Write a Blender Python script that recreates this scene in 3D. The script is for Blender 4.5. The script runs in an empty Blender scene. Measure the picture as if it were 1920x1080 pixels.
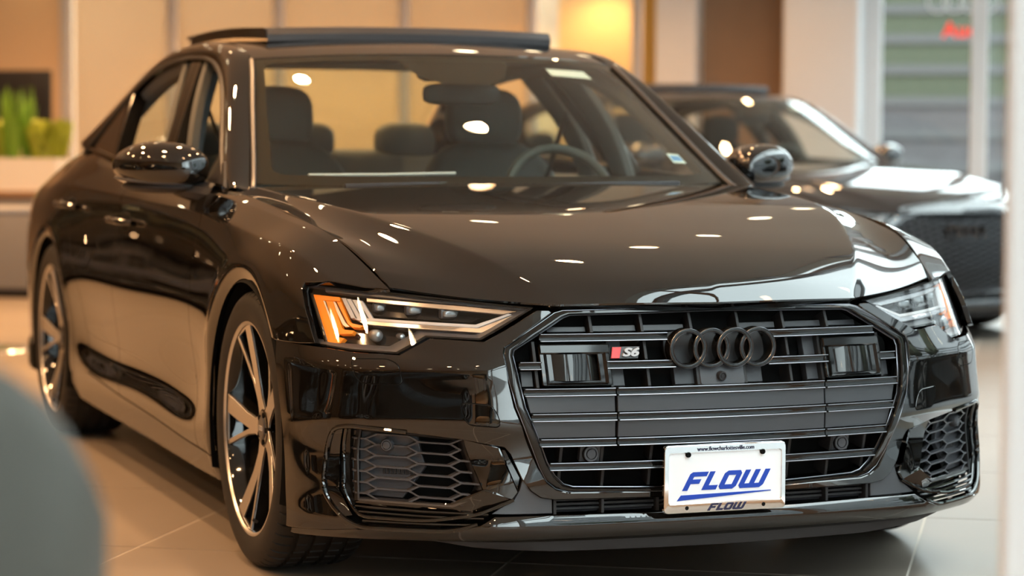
import bpy, bmesh, math, random
import numpy as np
from mathutils import Vector, Matrix
from mathutils.geometry import delaunay_2d_cdt
random.seed(7); rng = np.random.default_rng(7)
scene = bpy.context.scene
# ---------------------------------------------------------------- camera
cam_d = bpy.data.cameras.new('camera'); cam = bpy.data.objects.new('camera', cam_d); scene.collection.objects.link(cam); scene.camera = cam
_yaw, _pitch, _roll = math.radians(20.5365), math.radians(3.5042), math.radians(.2101)
_f = Vector((math.sin(_yaw) * math.cos(_pitch), math.cos(_yaw) * math.cos(_pitch), -math.sin(_pitch))); _r = Vector((math.cos(_yaw), -math.sin(_yaw), 0)); _u = _r.cross(_f)
_r2 = _r * math.cos(_roll) + _u * math.sin(_roll); _u2 = -_r * math.sin(_roll) + _u * math.cos(_roll)
cam.matrix_world = Matrix(((_r2.x, _u2.x, -_f.x, -2.39199), (_r2.y, _u2.y, -_f.y, -4.90223), (_r2.z, _u2.z, -_f.z, 1.07560), (0, 0, 0, 1)))
cam_d.sensor_width = 36; cam_d.lens = 4454.58 / 1920 * 36; cam_d.clip_end = 300
cam_d.dof.use_dof = True; cam_d.dof.focus_distance = 5.45; cam_d.dof.aperture_fstop = 2.6
# ---------------------------------------------------------------- sky: flat overcast
world = bpy.data.worlds.new('overcast_sky'); scene.world = world; world.use_nodes = True
_bg = world.node_tree.nodes['Background']; _bg.inputs['Color'].default_value = (.86, .94, 1.0, 1); _bg.inputs['Strength'].default_value = 12.0
scene.view_settings.view_transform = 'Standard'; scene.view_settings.look = 'None'; scene.view_settings.exposure = -.42; scene.view_settings.gamma = 1.0; scene.view_settings.use_curve_mapping = False
SPOT_W = 250.0            # watts of one ceiling downlight
# ---------------------------------------------------------------- helpers
COL = bpy.context.scene.collection
X3 = np.array([1., 1., 1.])
def link(o, parent=None):
    COL.objects.link(o)
    if parent is not None: o.parent = parent
    return o
def empty(name, loc=(0, 0, 0), rz=0.0):
    o = bpy.data.objects.new(name, None); o.location = loc; o.rotation_euler = (0, 0, rz); o.empty_display_size = .2
    return link(o)
def tag(o, label=None, cat=None, group=None, kind=None):
    if label: o['label'] = label
    if cat: o['category'] = cat
    if group: o['group'] = group
    if kind: o['kind'] = kind
    return o
def mesh(name, V, F, mat, parent=None, sharp=32, smooth=True, sgn=1, off=(0, 0, 0), mi=None):
    V = np.asarray(V, float).copy()
    if sgn < 0: V[:, 0] *= -1; F = [tuple(reversed(f)) for f in F]
    V = V - np.asarray(off, float)
    me = bpy.data.meshes.new(name); me.from_pydata(V.tolist(), [], [tuple(int(i) for i in f) for f in F])
    me.validate()
    if smooth:
        me.polygons.foreach_set('use_smooth', [True] * len(me.polygons))
        if sharp: me.set_sharp_from_angle(angle=math.radians(sharp))
    for m in (mat if isinstance(mat, (list, tuple)) else [mat]): me.materials.append(m)
    if mi is not None and len(mi) == len(me.polygons): me.polygons.foreach_set('material_index', list(mi))
    return link(bpy.data.objects.new(name, me), parent)
def join(parts):
    V = []; F = []; k = 0
    for v, f in parts:
        v = np.asarray(v, float).reshape(-1, 3); V.append(v); F += [tuple(i + k for i in q) for q in f]; k += len(v)
    return np.vstack(V), F
def box(x0, x1, y0, y1, z0, z1):
    V = [(x, y, z) for x in (x0, x1) for y in (y0, y1) for z in (z0, z1)]
    return np.array(V, float), [(0, 1, 3, 2), (4, 6, 7, 5), (0, 4, 5, 1), (2, 3, 7, 6), (0, 2, 6, 4), (1, 5, 7, 3)]
def cbox(x0, x1, y0, y1, z0, z1, b=.004):
    """box with chamfered edges"""
    c = np.array([(x0 + x1) / 2, (y0 + y1) / 2, (z0 + z1) / 2]); h = np.array([x1 - x0, y1 - y0, z1 - z0]) / 2
    b = min(b, h.min() * .98); bm = bmesh.new(); bmesh.ops.create_cube(bm, size=2)
    for v in bm.verts: v.co = Vector(c + np.array(v.co) * h)
    bmesh.ops.bevel(bm, geom=bm.edges[:], offset=b, segments=2, affect='EDGES', profile=.5)
    return from_bm(bm)
def from_bm(bm):
    bm.verts.index_update(); V = np.array([v.co[:] for v in bm.verts]); F = [tuple(v.index for v in f.verts) for f in bm.faces]; bm.free(); return V, F
def rbox(c, h, e=4.0, n=14, fn=None):
    """rounded box (superellipsoid) centre c, half sizes h"""
    V = []; F = []; m = 2 * n
    f = lambda t: math.copysign(abs(t) ** (2 / e), t)
    for i in range(n + 1):
        a = -math.pi / 2 + math.pi * i / n
        for j in range(m):
            b = 2 * math.pi * j / m
            V.append((c[0] + h[0] * f(math.cos(a)) * f(math.cos(b)), c[1] + h[1] * f(math.cos(a)) * f(math.sin(b)), c[2] + h[2] * f(math.sin(a))))
    for i in range(n):
        for j in range(m): F.append((i * m + j, i * m + (j + 1) % m, (i + 1) * m + (j + 1) % m, (i + 1) * m + j))
    V = np.array(V)
    if fn: V = fn(V)
    return V, F
def lathe(prof, n=64, axis='x', c=(0, 0, 0), closed=False, a0=0, a1=2 * math.pi):
    """profile [(radius, height along axis)] turned round the axis"""
    full = abs(a1 - a0 - 2 * math.pi) < 1e-6; m = n if full else n + 1; V = []; F = []; k = len(prof)
    for i in range(m):
        a = a0 + (a1 - a0) * i / n; ca, sa = math.cos(a), math.sin(a)
        for r, h in prof:
            q = {'x': (h, r * ca, r * sa), 'y': (r * ca, h, r * sa), 'z': (r * ca, r * sa, h)}[axis]
            V.append((q[0] + c[0], q[1] + c[1], q[2] + c[2]))
    flip = axis == 'y'
    for i in range(n):
        i2 = (i + 1) % m
        for j in range(k if closed else k - 1):
            j2 = (j + 1) % k; f = (i * k + j, i2 * k + j, i2 * k + j2, i * k + j2); F.append(f[::-1] if flip else f)
    return np.array(V, float), F
def disc(c, r, axis='y', h=.01, n=24, bev=.002, back=True):
    """short round puck whose face points to -axis"""
    prof = [(0.0001, 0), (r - bev, 0), (r, bev), (r, h)] + ([(0.0001, h)] if back else [])
    return lathe(prof, n, axis, c)
def tube(path, r, n=8, closed=False, cap=True, flat=1.0, up=(0, 0, 1)):
    p = np.asarray(path, float); m = len(p); rr = np.broadcast_to(np.asarray(r, float), (m,))
    if closed: t = np.roll(p, -1, 0) - np.roll(p, 1, 0)
    else: t = np.gradient(p, axis=0)
    t /= np.maximum(np.linalg.norm(t, axis=1), 1e-9)[:, None]
    a = np.cross(t, np.asarray(up, float)); bad = np.linalg.norm(a, axis=1) < 1e-3
    a[bad] = np.cross(t[bad], (0, 1, 0.01)); a /= np.linalg.norm(a, axis=1)[:, None]; b = np.cross(a, t)
    V = []; F = []
    for i in range(m):
        for j in range(n):
            w = 2 * math.pi * j / n; V.append(p[i] + rr[i] * (math.cos(w) * a[i] * flat + math.sin(w) * b[i]))
    for i in range(m if closed else m - 1):
        i2 = (i + 1) % m
        for j in range(n): F.append((i * n + j, i * n + (j + 1) % n, i2 * n + (j + 1) % n, i2 * n + j))
    if cap and not closed: F += [tuple(range(n))[::-1], tuple((m - 1) * n + j for j in range(n))]
    return np.array(V), F
def grid_mesh(P, flip=False):
    """P (m, n, 3) -> quads"""
    P = np.asarray(P, float); m, n = P.shape[:2]; F = []
    for i in range(m - 1):
        for j in range(n - 1):
            f = (i * n + j, i * n + j + 1, (i + 1) * n + j + 1, (i + 1) * n + j); F.append(f[::-1] if flip else f)
    return P.reshape(-1, 3), F
def thick(V, F, d, N=None):
    """give a sheet thickness d against its normals (closed solid)"""
    V = np.asarray(V, float)
    if N is None:
        N = np.zeros_like(V)
        for f in F:
            a = V[list(f)]; n = np.cross(a[1] - a[0], a[2] - a[0])
            if len(f) > 3: n = n + np.cross(a[2] - a[0], a[3] - a[0])
            for i in f: N[i] += n
        N /= np.maximum(np.linalg.norm(N, axis=1), 1e-12)[:, None]
    k = len(V); E = {}
    for f in F:
        for a, b in zip(f, f[1:] + f[:1]): E[(a, b)] = 1
    out = list(F) + [tuple(i + k for i in reversed(f)) for f in F]
    for a, b in E:
        if (b, a) not in E: out.append((b, a, a + k, b + k))
    return np.vstack([V, V - N * d]), out
def inside(poly, q):
    """even-odd test of points q in polygon"""
    x, y = q[:, 0], q[:, 1]; r = np.zeros(len(q), bool); p = np.asarray(poly); p2 = np.roll(p, -1, 0)
    for (x1, y1), (x2, y2) in zip(p, p2):
        if y1 == y2: continue
        c = ((y1 > y) != (y2 > y)) & (x < (x2 - x1) * (y - y1) / (y2 - y1) + x1); r ^= c
    return r
def dens(poly, h, closed=True):
    p = np.asarray(poly, float); out = []
    q = np.vstack([p, p[:1]]) if closed else p
    for a, b in zip(q[:-1], q[1:]):
        k = max(1, int(round(np.linalg.norm(b - a) / h)))
        out += [a + (b - a) * i / k for i in range(k)]
    if not closed: out.append(q[-1])
    return np.array(out)
def triangulate(polys, h, lines=()):
    """fill polygons (outer and holes, even-odd) with a regular net of spacing h; returns points, triangles"""
    P = [dens(p, h) for p in polys]; pts = []; ed = []
    for p in P:
        k = len(pts); pts += p.tolist(); ed += [(k + i, k + (i + 1) % len(p)) for i in range(len(p))]
    for ln in lines:                     # feature lines the net must follow
        q = dens(ln, h, False); q = q[np.logical_xor.reduce([inside(p, q) for p in P])]
        if len(q) > 1: k = len(pts); pts += q.tolist(); ed += [(k + i, k + i + 1) for i in range(len(q) - 1)]
    B = np.array(pts); lo, hi = B.min(0), B.max(0)
    gx = np.arange(lo[0] + h * .37, hi[0], h); gy = np.arange(lo[1] + h * .41, hi[1], h)
    G = np.stack(np.meshgrid(gx, gy, indexing='ij'), -1).reshape(-1, 2)
    if len(G):
        m = np.zeros(len(G), bool)
        for p in P: m ^= inside(p, G)
        G = G[m]
    if len(G):
        keep = np.ones(len(G), bool)
        for i in range(0, len(G), 2000):
            d = np.full(len(G[i:i + 2000]), 9e9)
            for j in range(0, len(B), 400):
                d = np.minimum(d, ((G[i:i + 2000, None] - B[None, j:j + 400])**2).sum(-1).min(1))
            keep[i:i + 2000] = d > (.45 * h)**2
        G = G[keep]
    allp = [Vector(p) for p in pts] + [Vector(p) for p in G]
    vo, eo, fo = delaunay_2d_cdt(allp, ed, [], 0, 1e-7, False)[:3]
    vo = np.array([v[:] for v in vo]); tr = np.array([f for f in fo if len(f) == 3])
    c = vo[tr].mean(1); m = np.zeros(len(c), bool)
    for p in P: m ^= inside(p, c)
    tr = tr[m]; used = np.unique(tr); mp = np.full(len(vo), -1); mp[used] = np.arange(len(used))
    return vo[used], mp[tr]
class FS:
    """surface y = f(x, z) + off as (u, v) = (x, z), facing forward"""
    def __init__(s, f, off=0.0): s.f = f; s.off = off
    def P(s, u, v): return np.stack([u, s.f(u, v) + s.off, v], 1)
    def N(s, u, v):
        e = 1e-3; fx = (s.f(u + e, v) - s.f(u - e, v)) / (2 * e); fz = (s.f(u, v + e) - s.f(u, v - e)) / (2 * e)
        n = np.stack([fx, -np.ones_like(fx), fz], 1); return n / np.linalg.norm(n, axis=1)[:, None]
def panel(S, polys, h=.012, su=1.0, sv=1.0, flange=.012, lip=.0015, back=False, lines=()):
    """sheet-metal panel: trimmed piece of surface S with rolled edges; outlines in (u, v)"""
    sc = np.array([su, sv]); q, tr = triangulate([np.asarray(p, float) * sc for p in polys], h, [np.asarray(l, float) * sc for l in lines]); q = q / sc
    P = S.P(q[:, 0], q[:, 1]); N = S.N(q[:, 0], q[:, 1])
    n = np.cross(P[tr[:, 1]] - P[tr[:, 0]], P[tr[:, 2]] - P[tr[:, 0]])
    if (n * N[tr[:, 0]]).sum() < 0: tr = tr[:, ::-1]
    E = {}
    for t in tr:
        for a, b in ((t[0], t[1]), (t[1], t[2]), (t[2], t[0])): E[(int(a), int(b))] = 1
    bd = [(a, b) for a, b in E if (b, a) not in E]
    F = [tuple(t) for t in tr]; V = [P]; k = len(P)
    if flange > 0 and bd:
        ids = sorted({i for e in bd for i in e}); loc = {i: j for j, i in enumerate(ids)}; O = np.zeros((len(ids), 3))
        for a, b in bd:
            o = np.cross(P[b] - P[a], N[a]); o /= max(np.linalg.norm(o), 1e-9); O[loc[a]] += o; O[loc[b]] += o
        O /= np.maximum(np.linalg.norm(O, axis=1), 1e-9)[:, None]; Pi = P[ids]; Ni = N[ids]
        r1 = Pi + O * lip - Ni * lip; r2 = r1 - Ni * flange; m = len(ids); V += [r1, r2]
        for a, b in bd:
            la, lb = loc[a], loc[b]
            F.append((b, a, k + la, k + lb)); F.append((k + lb, k + la, k + m + la, k + m + lb))
        if back:
            r3 = P - N * (flange + lip); V.append(r3); kk = k + 2 * m
            F += [tuple(int(i) + kk for i in reversed(t)) for t in tr]
            for a, b in bd: F.append((k + m + loc[b], k + m + loc[a], kk + a, kk + b))
    return np.vstack(V), F
def offset_poly(p, d):
    """move a closed 2-D polygon inward (d > 0) by mitred normals"""
    p = np.asarray(p, float); area = .5 * np.sum(p[:, 0] * np.roll(p[:, 1], -1) - np.roll(p[:, 0], -1) * p[:, 1])
    s = 1 if area > 0 else -1; e1 = p - np.roll(p, 1, 0); e2 = np.roll(p, -1, 0) - p
    n1 = np.stack([-e1[:, 1], e1[:, 0]], 1) * s; n2 = np.stack([-e2[:, 1], e2[:, 0]], 1) * s
    n1 /= np.maximum(np.linalg.norm(n1, axis=1), 1e-9)[:, None]; n2 /= np.maximum(np.linalg.norm(n2, axis=1), 1e-9)[:, None]
    m = n1 + n2; m /= np.maximum((m * n1).sum(1), .35)[:, None]
    return p + m * d
def mirror_poly(half):
    """closed outline from its right half (x from 0 outward and back to 0)"""
    h = np.asarray(half, float); return np.vstack([h, (h * [-1, 1])[::-1]])
def strip(inner, outer, n, fy, off=0.0, prof=((0, .02), (.15, .004), (.5, 0), (.85, .004), (1, .02)), closed=False):
    """moulding between two outlines in (x, z) on y = f; prof = [(0..1 from inner to outer, depth)]"""
    a = resample(inner, n, closed); b = resample(outer, n, closed); P = np.zeros((n, len(prof), 3))
    for j, (t, d) in enumerate(prof):
        q = a * (1 - t) + b * t; P[:, j] = np.stack([q[:, 0], fy(q[:, 0], q[:, 1]) + off + d, q[:, 1]], 1)
    if closed: P = np.concatenate([P, P[:1]])
    V, F = grid_mesh(P)
    f = F[len(F) // 2]; nn = np.cross(V[f[1]] - V[f[0]], V[f[2]] - V[f[0]])
    if nn[1] > 0: F = [q[::-1] for q in F]
    return V, F
def resample(p, n, closed=False):
    p = np.asarray(p, float); q = np.vstack([p, p[:1]]) if closed else p
    d = np.r_[0, np.cumsum(np.linalg.norm(np.diff(q, axis=0), axis=1))]
    t = np.linspace(0, d[-1], n, endpoint=not closed); return np.stack([np.interp(t, d, q[:, k]) for k in range(q.shape[1])], 1)
def fillet(p, r, closed=True, k=4):
    """round the corners of a 2-D polygon"""
    p = np.asarray(p, float); out = []; m = len(p)
    for i in range(m):
        if not closed and i in (0, m - 1): out.append(p[i]); continue
        a, b, c = p[i - 1], p[i], p[(i + 1) % m]; la, lc = np.linalg.norm(a - b), np.linalg.norm(c - b)
        d = min(r, la * .45, lc * .45); s = b + (a - b) / la * d; e = b + (c - b) / lc * d
        for j in range(k + 1):
            t = j / k; out.append((1 - t)**2 * s + 2 * t * (1 - t) * b + t * t * e)
    return np.array(out)
def text_mesh(body, size, extrude=.001, shear=0.0, bold=0.0):
    """built-in lettering as a mesh in the x-y plane, centred"""
    cu = bpy.data.curves.new('lettering', 'FONT'); cu.body = body; cu.size = size; cu.extrude = extrude; cu.shear = shear; cu.offset = bold
    cu.align_x = 'CENTER'; cu.align_y = 'CENTER'; cu.resolution_u = 3
    o = bpy.data.objects.new('lettering', cu); me = bpy.data.meshes.new_from_object(o)
    V = np.array([v.co[:] for v in me.vertices]); F = [tuple(p.vertices) for p in me.polygons]
    bpy.data.objects.remove(o); bpy.data.curves.remove(cu); bpy.data.meshes.remove(me)
    return V, F
def copy_tree(o, parent=None, skip=(), mats=None):
    c = o.copy()
    COL.objects.link(c); c.parent = parent
    if mats and o.type == 'MESH':
        for i, s in enumerate(o.material_slots):
            if s.material and s.material.name in mats: c.material_slots[i].link = 'OBJECT'; c.material_slots[i].material = mats[s.material.name]
    for ch in list(o.children):
        if ch.name.split('.')[0] not in skip: copy_tree(ch, c, skip, mats)
    return c
# ---------------------------------------------------------------- materials
def material(name, color=(.5, .5, .5), rough=.5, metal=0.0, spec=.5, coat=0.0, coat_rough=.03, emit=None, estr=0.0, noise=None, bump=None, ior=1.5):
    m = bpy.data.materials.new(name); m.use_nodes = True; nt = m.node_tree; b = nt.nodes['Principled BSDF']
    b.inputs['Base Color'].default_value = (*color, 1); b.inputs['Roughness'].default_value = rough; b.inputs['Metallic'].default_value = metal
    b.inputs['Specular IOR Level'].default_value = spec; b.inputs['IOR'].default_value = ior
    b.inputs['Coat Weight'].default_value = coat; b.inputs['Coat Roughness'].default_value = coat_rough
    if emit: b.inputs['Emission Color'].default_value = (*emit, 1); b.inputs['Emission Strength'].default_value = estr
    if noise:   # (scale, second colour, amount)
        tc = nt.nodes.new('ShaderNodeTexCoord'); nz = nt.nodes.new('ShaderNodeTexNoise'); nz.inputs['Scale'].default_value = noise[0]; nz.inputs['Detail'].default_value = 5
        mx = nt.nodes.new('ShaderNodeMix'); mx.data_type = 'RGBA'; mx.inputs['A'].default_value = (*color, 1); mx.inputs['B'].default_value = (*noise[1], 1)
        nt.links.new(tc.outputs['Object'], nz.inputs['Vector']); nt.links.new(nz.outputs['Fac'], mx.inputs['Factor']); nt.links.new(mx.outputs['Result'], b.inputs['Base Color'])
    if bump:    # (scale, strength, distance)
        tc = nt.nodes.new('ShaderNodeTexCoord'); nz = nt.nodes.new('ShaderNodeTexNoise'); nz.inputs['Scale'].default_value = bump[0]; nz.inputs['Detail'].default_value = 3
        bp = nt.nodes.new('ShaderNodeBump'); bp.inputs['Strength'].default_value = bump[1]; bp.inputs['Distance'].default_value = bump[2]
        nt.links.new(tc.outputs['Object'], nz.inputs['Vector']); nt.links.new(nz.outputs['Fac'], bp.inputs['Height']); nt.links.new(bp.outputs['Normal'], b.inputs['Normal'])
    return m
def glass(name, tint=(.9, .95, .92), rough=0.0, ior=1.5, frost=0.0, strength=1.0, fcol=(.8, .8, .78)):
    """thin pane: tinted transparency under a mirror layer weighted by the Fresnel term"""
    m = bpy.data.materials.new(name); m.use_nodes = True; nt = m.node_tree; nt.nodes.clear()
    out = nt.nodes.new('ShaderNodeOutputMaterial'); tr = nt.nodes.new('ShaderNodeBsdfTransparent'); tr.inputs['Color'].default_value = (*tint, 1)
    gl = nt.nodes.new('ShaderNodeBsdfGlossy'); gl.inputs['Roughness'].default_value = rough; gl.inputs['Color'].default_value = (1, 1, 1, 1)
    fr = nt.nodes.new('ShaderNodeFresnel'); 
    ge = nt.nodes.new('ShaderNodeNewGeometry'); mi = nt.nodes.new('ShaderNodeMath'); mi.operation = 'MULTIPLY_ADD'; mi.inputs[1].default_value = 1 / ior - ior; mi.inputs[2].default_value = ior   # same index from either face
    nt.links.new(ge.outputs['Backfacing'], mi.inputs[0]); nt.links.new(mi.outputs[0], fr.inputs['IOR']); mx = nt.nodes.new('ShaderNodeMixShader')
    mu = nt.nodes.new('ShaderNodeMath'); mu.operation = 'MULTIPLY'; mu.inputs[1].default_value = strength; mu.use_clamp = True
    nt.links.new(fr.outputs[0], mu.inputs[0]); nt.links.new(mu.outputs[0], mx.inputs['Fac'])
    src = tr.outputs[0]
    if frost > 0:
        df = nt.nodes.new('ShaderNodeBsdfDiffuse'); df.inputs['Color'].default_value = (*fcol, 1); tl = nt.nodes.new('ShaderNodeBsdfTranslucent'); tl.inputs['Color'].default_value = (*fcol, 1)
        m1 = nt.nodes.new('ShaderNodeMixShader'); m1.inputs['Fac'].default_value = .5; nt.links.new(df.outputs[0], m1.inputs[1]); nt.links.new(tl.outputs[0], m1.inputs[2])
        m2 = nt.nodes.new('ShaderNodeMixShader'); m2.inputs['Fac'].default_value = frost; nt.links.new(tr.outputs[0], m2.inputs[1]); nt.links.new(m1.outputs[0], m2.inputs[2]); src = m2.outputs[0]
    nt.links.new(src, mx.inputs[1]); nt.links.new(gl.outputs[0], mx.inputs[2]); nt.links.new(mx.outputs[0], out.inputs['Surface'])
    return m
# ---------------------------------------------------------------- smooth surfaces of the car body (car axes: x = half width, y = towards the rear, z = up)
def spline_basis(nodes, t):
    """cardinal natural-cubic weights of every node at parameters t -> (len(t), len(nodes)); linear extrapolation outside"""
    n = len(nodes); x = np.asarray(nodes, float); t = np.asarray(t, float)
    if n == 2:
        w = (t - x[0]) / (x[1] - x[0]); return np.stack([1 - w, w], 1)
    h = np.diff(x); A = np.zeros((n, n)); B = np.zeros((n, n)); A[0, 0] = A[-1, -1] = 1
    for i in range(1, n - 1):
        A[i, i - 1] = h[i - 1]; A[i, i] = 2 * (h[i - 1] + h[i]); A[i, i + 1] = h[i]
        B[i, i - 1] = 6 / h[i - 1]; B[i, i] = -6 / h[i - 1] - 6 / h[i]; B[i, i + 1] = 6 / h[i]
    M2 = np.linalg.solve(A, B)
    tc = np.clip(t, x[0], x[-1])
    k = np.clip(np.searchsorted(x, tc, side='right') - 1, 0, n - 2); hk = h[k]
    a = (x[k + 1] - tc) / hk; b = (tc - x[k]) / hk; r = np.arange(len(t))
    W = np.zeros((len(t), n)); W[r, k] += a; W[r, k + 1] += b
    W += ((a**3 - a) * hk**2 / 6)[:, None] * M2[k] + ((b**3 - b) * hk**2 / 6)[:, None] * M2[k + 1]
    ex = t - tc
    if np.any(ex != 0):
        D = np.zeros((len(t), n)); D[r, k] -= 1 / hk; D[r, k + 1] += 1 / hk
        D += (-(3 * a * a - 1) * hk / 6)[:, None] * M2[k] + ((3 * b * b - 1) * hk / 6)[:, None] * M2[k + 1]
        W += ex[:, None] * D
    return W

class Surf:
    """tensor spline through a net of points K[i][j]; un, vn = node parameters; creases = v node indices with a tangent break, softened over +-soft"""
    def __init__(s, un, vn, K, creases=(), soft=0.0, nrm=(1, 0, 0)):
        s.un = np.asarray(un, float); s.vn = np.asarray(vn, float); s.K = np.asarray(K, float)
        s.cr = [0] + sorted(creases) + [len(vn) - 1]; s.soft = soft; s.nrm = np.asarray(nrm, float)
    def vb(s, v):
        v = np.asarray(v, float); W = np.zeros((len(v), len(s.vn)))
        for a, b in zip(s.cr[:-1], s.cr[1:]):
            lo = -1e9 if a == 0 else s.vn[a]; hi = 1e9 if b == len(s.vn) - 1 else s.vn[b]
            m = (v >= lo) & (v < hi)
            if m.any(): W[np.ix_(m, range(a, b + 1))] = spline_basis(s.vn[a:b + 1], v[m])
        return W
    def P(s, u, v):
        u = np.atleast_1d(np.asarray(u, float)); v = np.atleast_1d(np.asarray(v, float))
        U = spline_basis(s.un, u)
        if s.soft > 0 and len(s.cr) > 2:
            w = np.minimum(s.soft, np.maximum(np.minimum(v - s.vn[0], s.vn[-1] - v), 0))
            V = sum(g * s.vb(v + d * w) for d, g in ((-1, .12), (-.6, .2), (-.25, .18), (.25, .18), (.6, .2), (1, .12)))
        else: V = s.vb(v)
        return np.einsum('mi,mj,ijk->mk', U, V, s.K)
    def N(s, u, v):
        u = np.atleast_1d(np.asarray(u, float)); v = np.atleast_1d(np.asarray(v, float))
        eu = (s.un[-1] - s.un[0]) * 1e-3; ev = (s.vn[-1] - s.vn[0]) * 1e-3
        a = s.P(u + eu, v) - s.P(u - eu, v); b = s.P(u, v + ev) - s.P(u, v - ev)
        n = np.cross(a, b); n /= np.maximum(np.linalg.norm(n, axis=1), 1e-12)[:, None]
        n *= np.where((n @ s.nrm) < 0, -1, 1)[:, None]
        return n

def spl(pts, n=40, closed=False, t=None):
    """smooth curve through points (chord-length natural spline)"""
    p = np.asarray(pts, float)
    if closed: p = np.vstack([p[-3:], p, p[:3]])
    d = np.r_[0, np.cumsum(np.linalg.norm(np.diff(p, axis=0), axis=1))]
    if t is not None: return spline_basis(d, np.asarray(t) * d[-1]) @ p
    if closed: return spline_basis(d, np.linspace(d[3], d[-3], n, endpoint=False)) @ p
    return spline_basis(d, np.linspace(0, d[-1], n)) @ p

# --- the flank, fender top and shoulder: stations along y, nodes from the hood gap / window sill down to the rocker
SIDE_Y = [.42, .60, .92, 1.25, 1.5, 2.0, 2.6, 3.2, 3.5, 3.85, 4.25, 4.6, 4.85]
SIDE_K = [
 [(.733,.757),(.747,.750),(.812,.727),(.850,.697),(.872,.65),(.885,.58),(.90,.45),(.90,.30),(.88,.18)],
 [(.769,.832),(.790,.826),(.866,.797),(.897,.748),(.922,.67),(.933,.58),(.935,.45),(.93,.30),(.90,.18)],
 [(.797,.885),(.820,.878),(.885,.836),(.912,.790),(.930,.730),(.941,.60),(.940,.45),(.93,.30),(.90,.18)],
 [(.806,.921),(.834,.908),(.896,.864),(.911,.820),(.925,.740),(.934,.60),(.930,.42),(.925,.28),(.90,.17)],
 [(.810,.937),(.841,.922),(.899,.878),(.910,.832),(.921,.740),(.929,.60),(.908,.37),(.920,.265),(.89,.16)],
 [(.815,.957),(.848,.941),(.902,.890),(.911,.842),(.920,.745),(.926,.60),(.900,.365),(.917,.270),(.885,.16)],
 [(.815,.982),(.848,.964),(.901,.902),(.911,.850),(.920,.745),(.926,.60),(.900,.365),(.916,.275),(.885,.165)],
 [(.805,1.008),(.838,.986),(.899,.912),(.912,.858),(.925,.745),(.931,.60),(.906,.37),(.918,.28),(.89,.17)],
 [(.790,1.025),(.822,1.002),(.900,.917),(.916,.860),(.934,.745),(.940,.60),(.930,.41),(.925,.285),(.90,.18)],
 [(.765,1.038),(.798,1.015),(.896,.917),(.917,.860),(.941,.735),(.946,.60),(.940,.43),(.93,.29),(.90,.18)],
 [(.730,1.028),(.765,1.006),(.872,.900),(.903,.845),(.928,.710),(.934,.57),(.925,.43),(.915,.30),(.89,.20)],
 [(.690,1.000),(.728,.982),(.832,.890),(.862,.840),(.885,.700),(.886,.56),(.880,.43),(.87,.30),(.84,.22)],
 [(.600,.970),(.650,.956),(.742,.880),(.772,.830),(.800,.700),(.800,.55),(.790,.43),(.78,.32),(.75,.25)]]
SIDE = Surf(SIDE_Y, [0, .35, 1.2, 1.8, 2.7, 4.0, 6.0, 7.0, 8.0], [[(x, y, z) for x, z in r] for y, r in zip(SIDE_Y, SIDE_K)], creases=[1, 2], soft=.04)
ARCHES = ((.940, .347), (3.85, .347)); ARCH_R = .383
_P0 = SIDE.P
def _side_P(u, v):
    p = _P0(u, v)
    for cy, cz in ARCHES:                      # the rolled wheel-arch lip
        d = np.hypot(p[:, 1] - cy, p[:, 2] - cz)
        t = np.clip((d - ARCH_R + .004) / .042, 0, 1)
        p[:, 0] += .004 * np.exp(-((d - .425) / .03)**2) - .011 * (1 - t) ** 1.5
    return p
SIDE.P = _side_P
def side_v(y, z):
    """v on the flank where it is z high at station y"""
    vs = np.linspace(0, 8, 321); zz = SIDE.P(np.full(321, y), vs)[:, 2]
    zz = np.minimum.accumulate(zz)
    return float(np.interp(-z, -zz, vs))

# --- hood: rows front to rear, nodes centre - mid - crease - shoulder - fender gap
HOOD_S = [0, .05, .12, .25, .45, .7, 1.0]
HOOD_K = [
 [(0,.107,.706),(.2,.122,.705),(.381,.161,.702),(.565,.272,.713),(.720,.377,.729)],
 [(0,.132,.739),(.21,.149,.737),(.400,.194,.727),(.585,.315,.738),(.731,.425,.762)],
 [(0,.178,.769),(.22,.193,.766),(.432,.240,.754),(.603,.362,.761),(.739,.466,.782)],
 [(0,.300,.815),(.25,.312,.812),(.488,.343,.800),(.638,.462,.795),(.758,.570,.822)],
 [(0,.535,.866),(.29,.543,.863),(.577,.575,.856),(.690,.650,.842),(.779,.720,.855)],
 [(0,.880,.913),(.34,.882,.912),(.683,.900,.908),(.747,.935,.890),(.793,.980,.892)],
 [(0,1.395,.959),(.37,1.415,.958),(.745,1.495,.950),(.780,1.512,.939),(.804,1.525,.937)]]
HOOD = Surf(HOOD_S, [0, 1, 2, 2.6, 3.1], HOOD_K, creases=[2], soft=.03, nrm=(0, -.1, 1))

# --- bumper: columns run from the centre round the corner to the wheel arch, rows go down
BUMP_Z = [.66, .62, .56, .50, .43, .385, .30, .235, .20, .165]
BUMP_X = [0, .20, .40, .50, .60, .70, .80, .87, .915, .935]
BUMP_Y = [
 [.125,.131,.147,.168,.220,.300,.392,.475,.550,.635],
 [.105,.111,.127,.143,.193,.272,.360,.440,.525,.622],
 [.083,.089,.107,.120,.157,.227,.311,.398,.500,.598],
 [.070,.077,.098,.116,.157,.226,.306,.388,.482,.577],
 [.066,.074,.095,.111,.152,.221,.298,.374,.456,.548],
 [.072,.080,.103,.126,.178,.247,.321,.389,.458,.530],
 [.080,.086,.104,.122,.172,.240,.314,.384,.450,.512],
 [.085,.089,.105,.121,.165,.230,.304,.376,.444,.505],
 [.082,.086,.102,.118,.158,.222,.296,.369,.438,.500],
 [.090,.094,.110,.127,.168,.232,.306,.378,.445,.505]]
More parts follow.
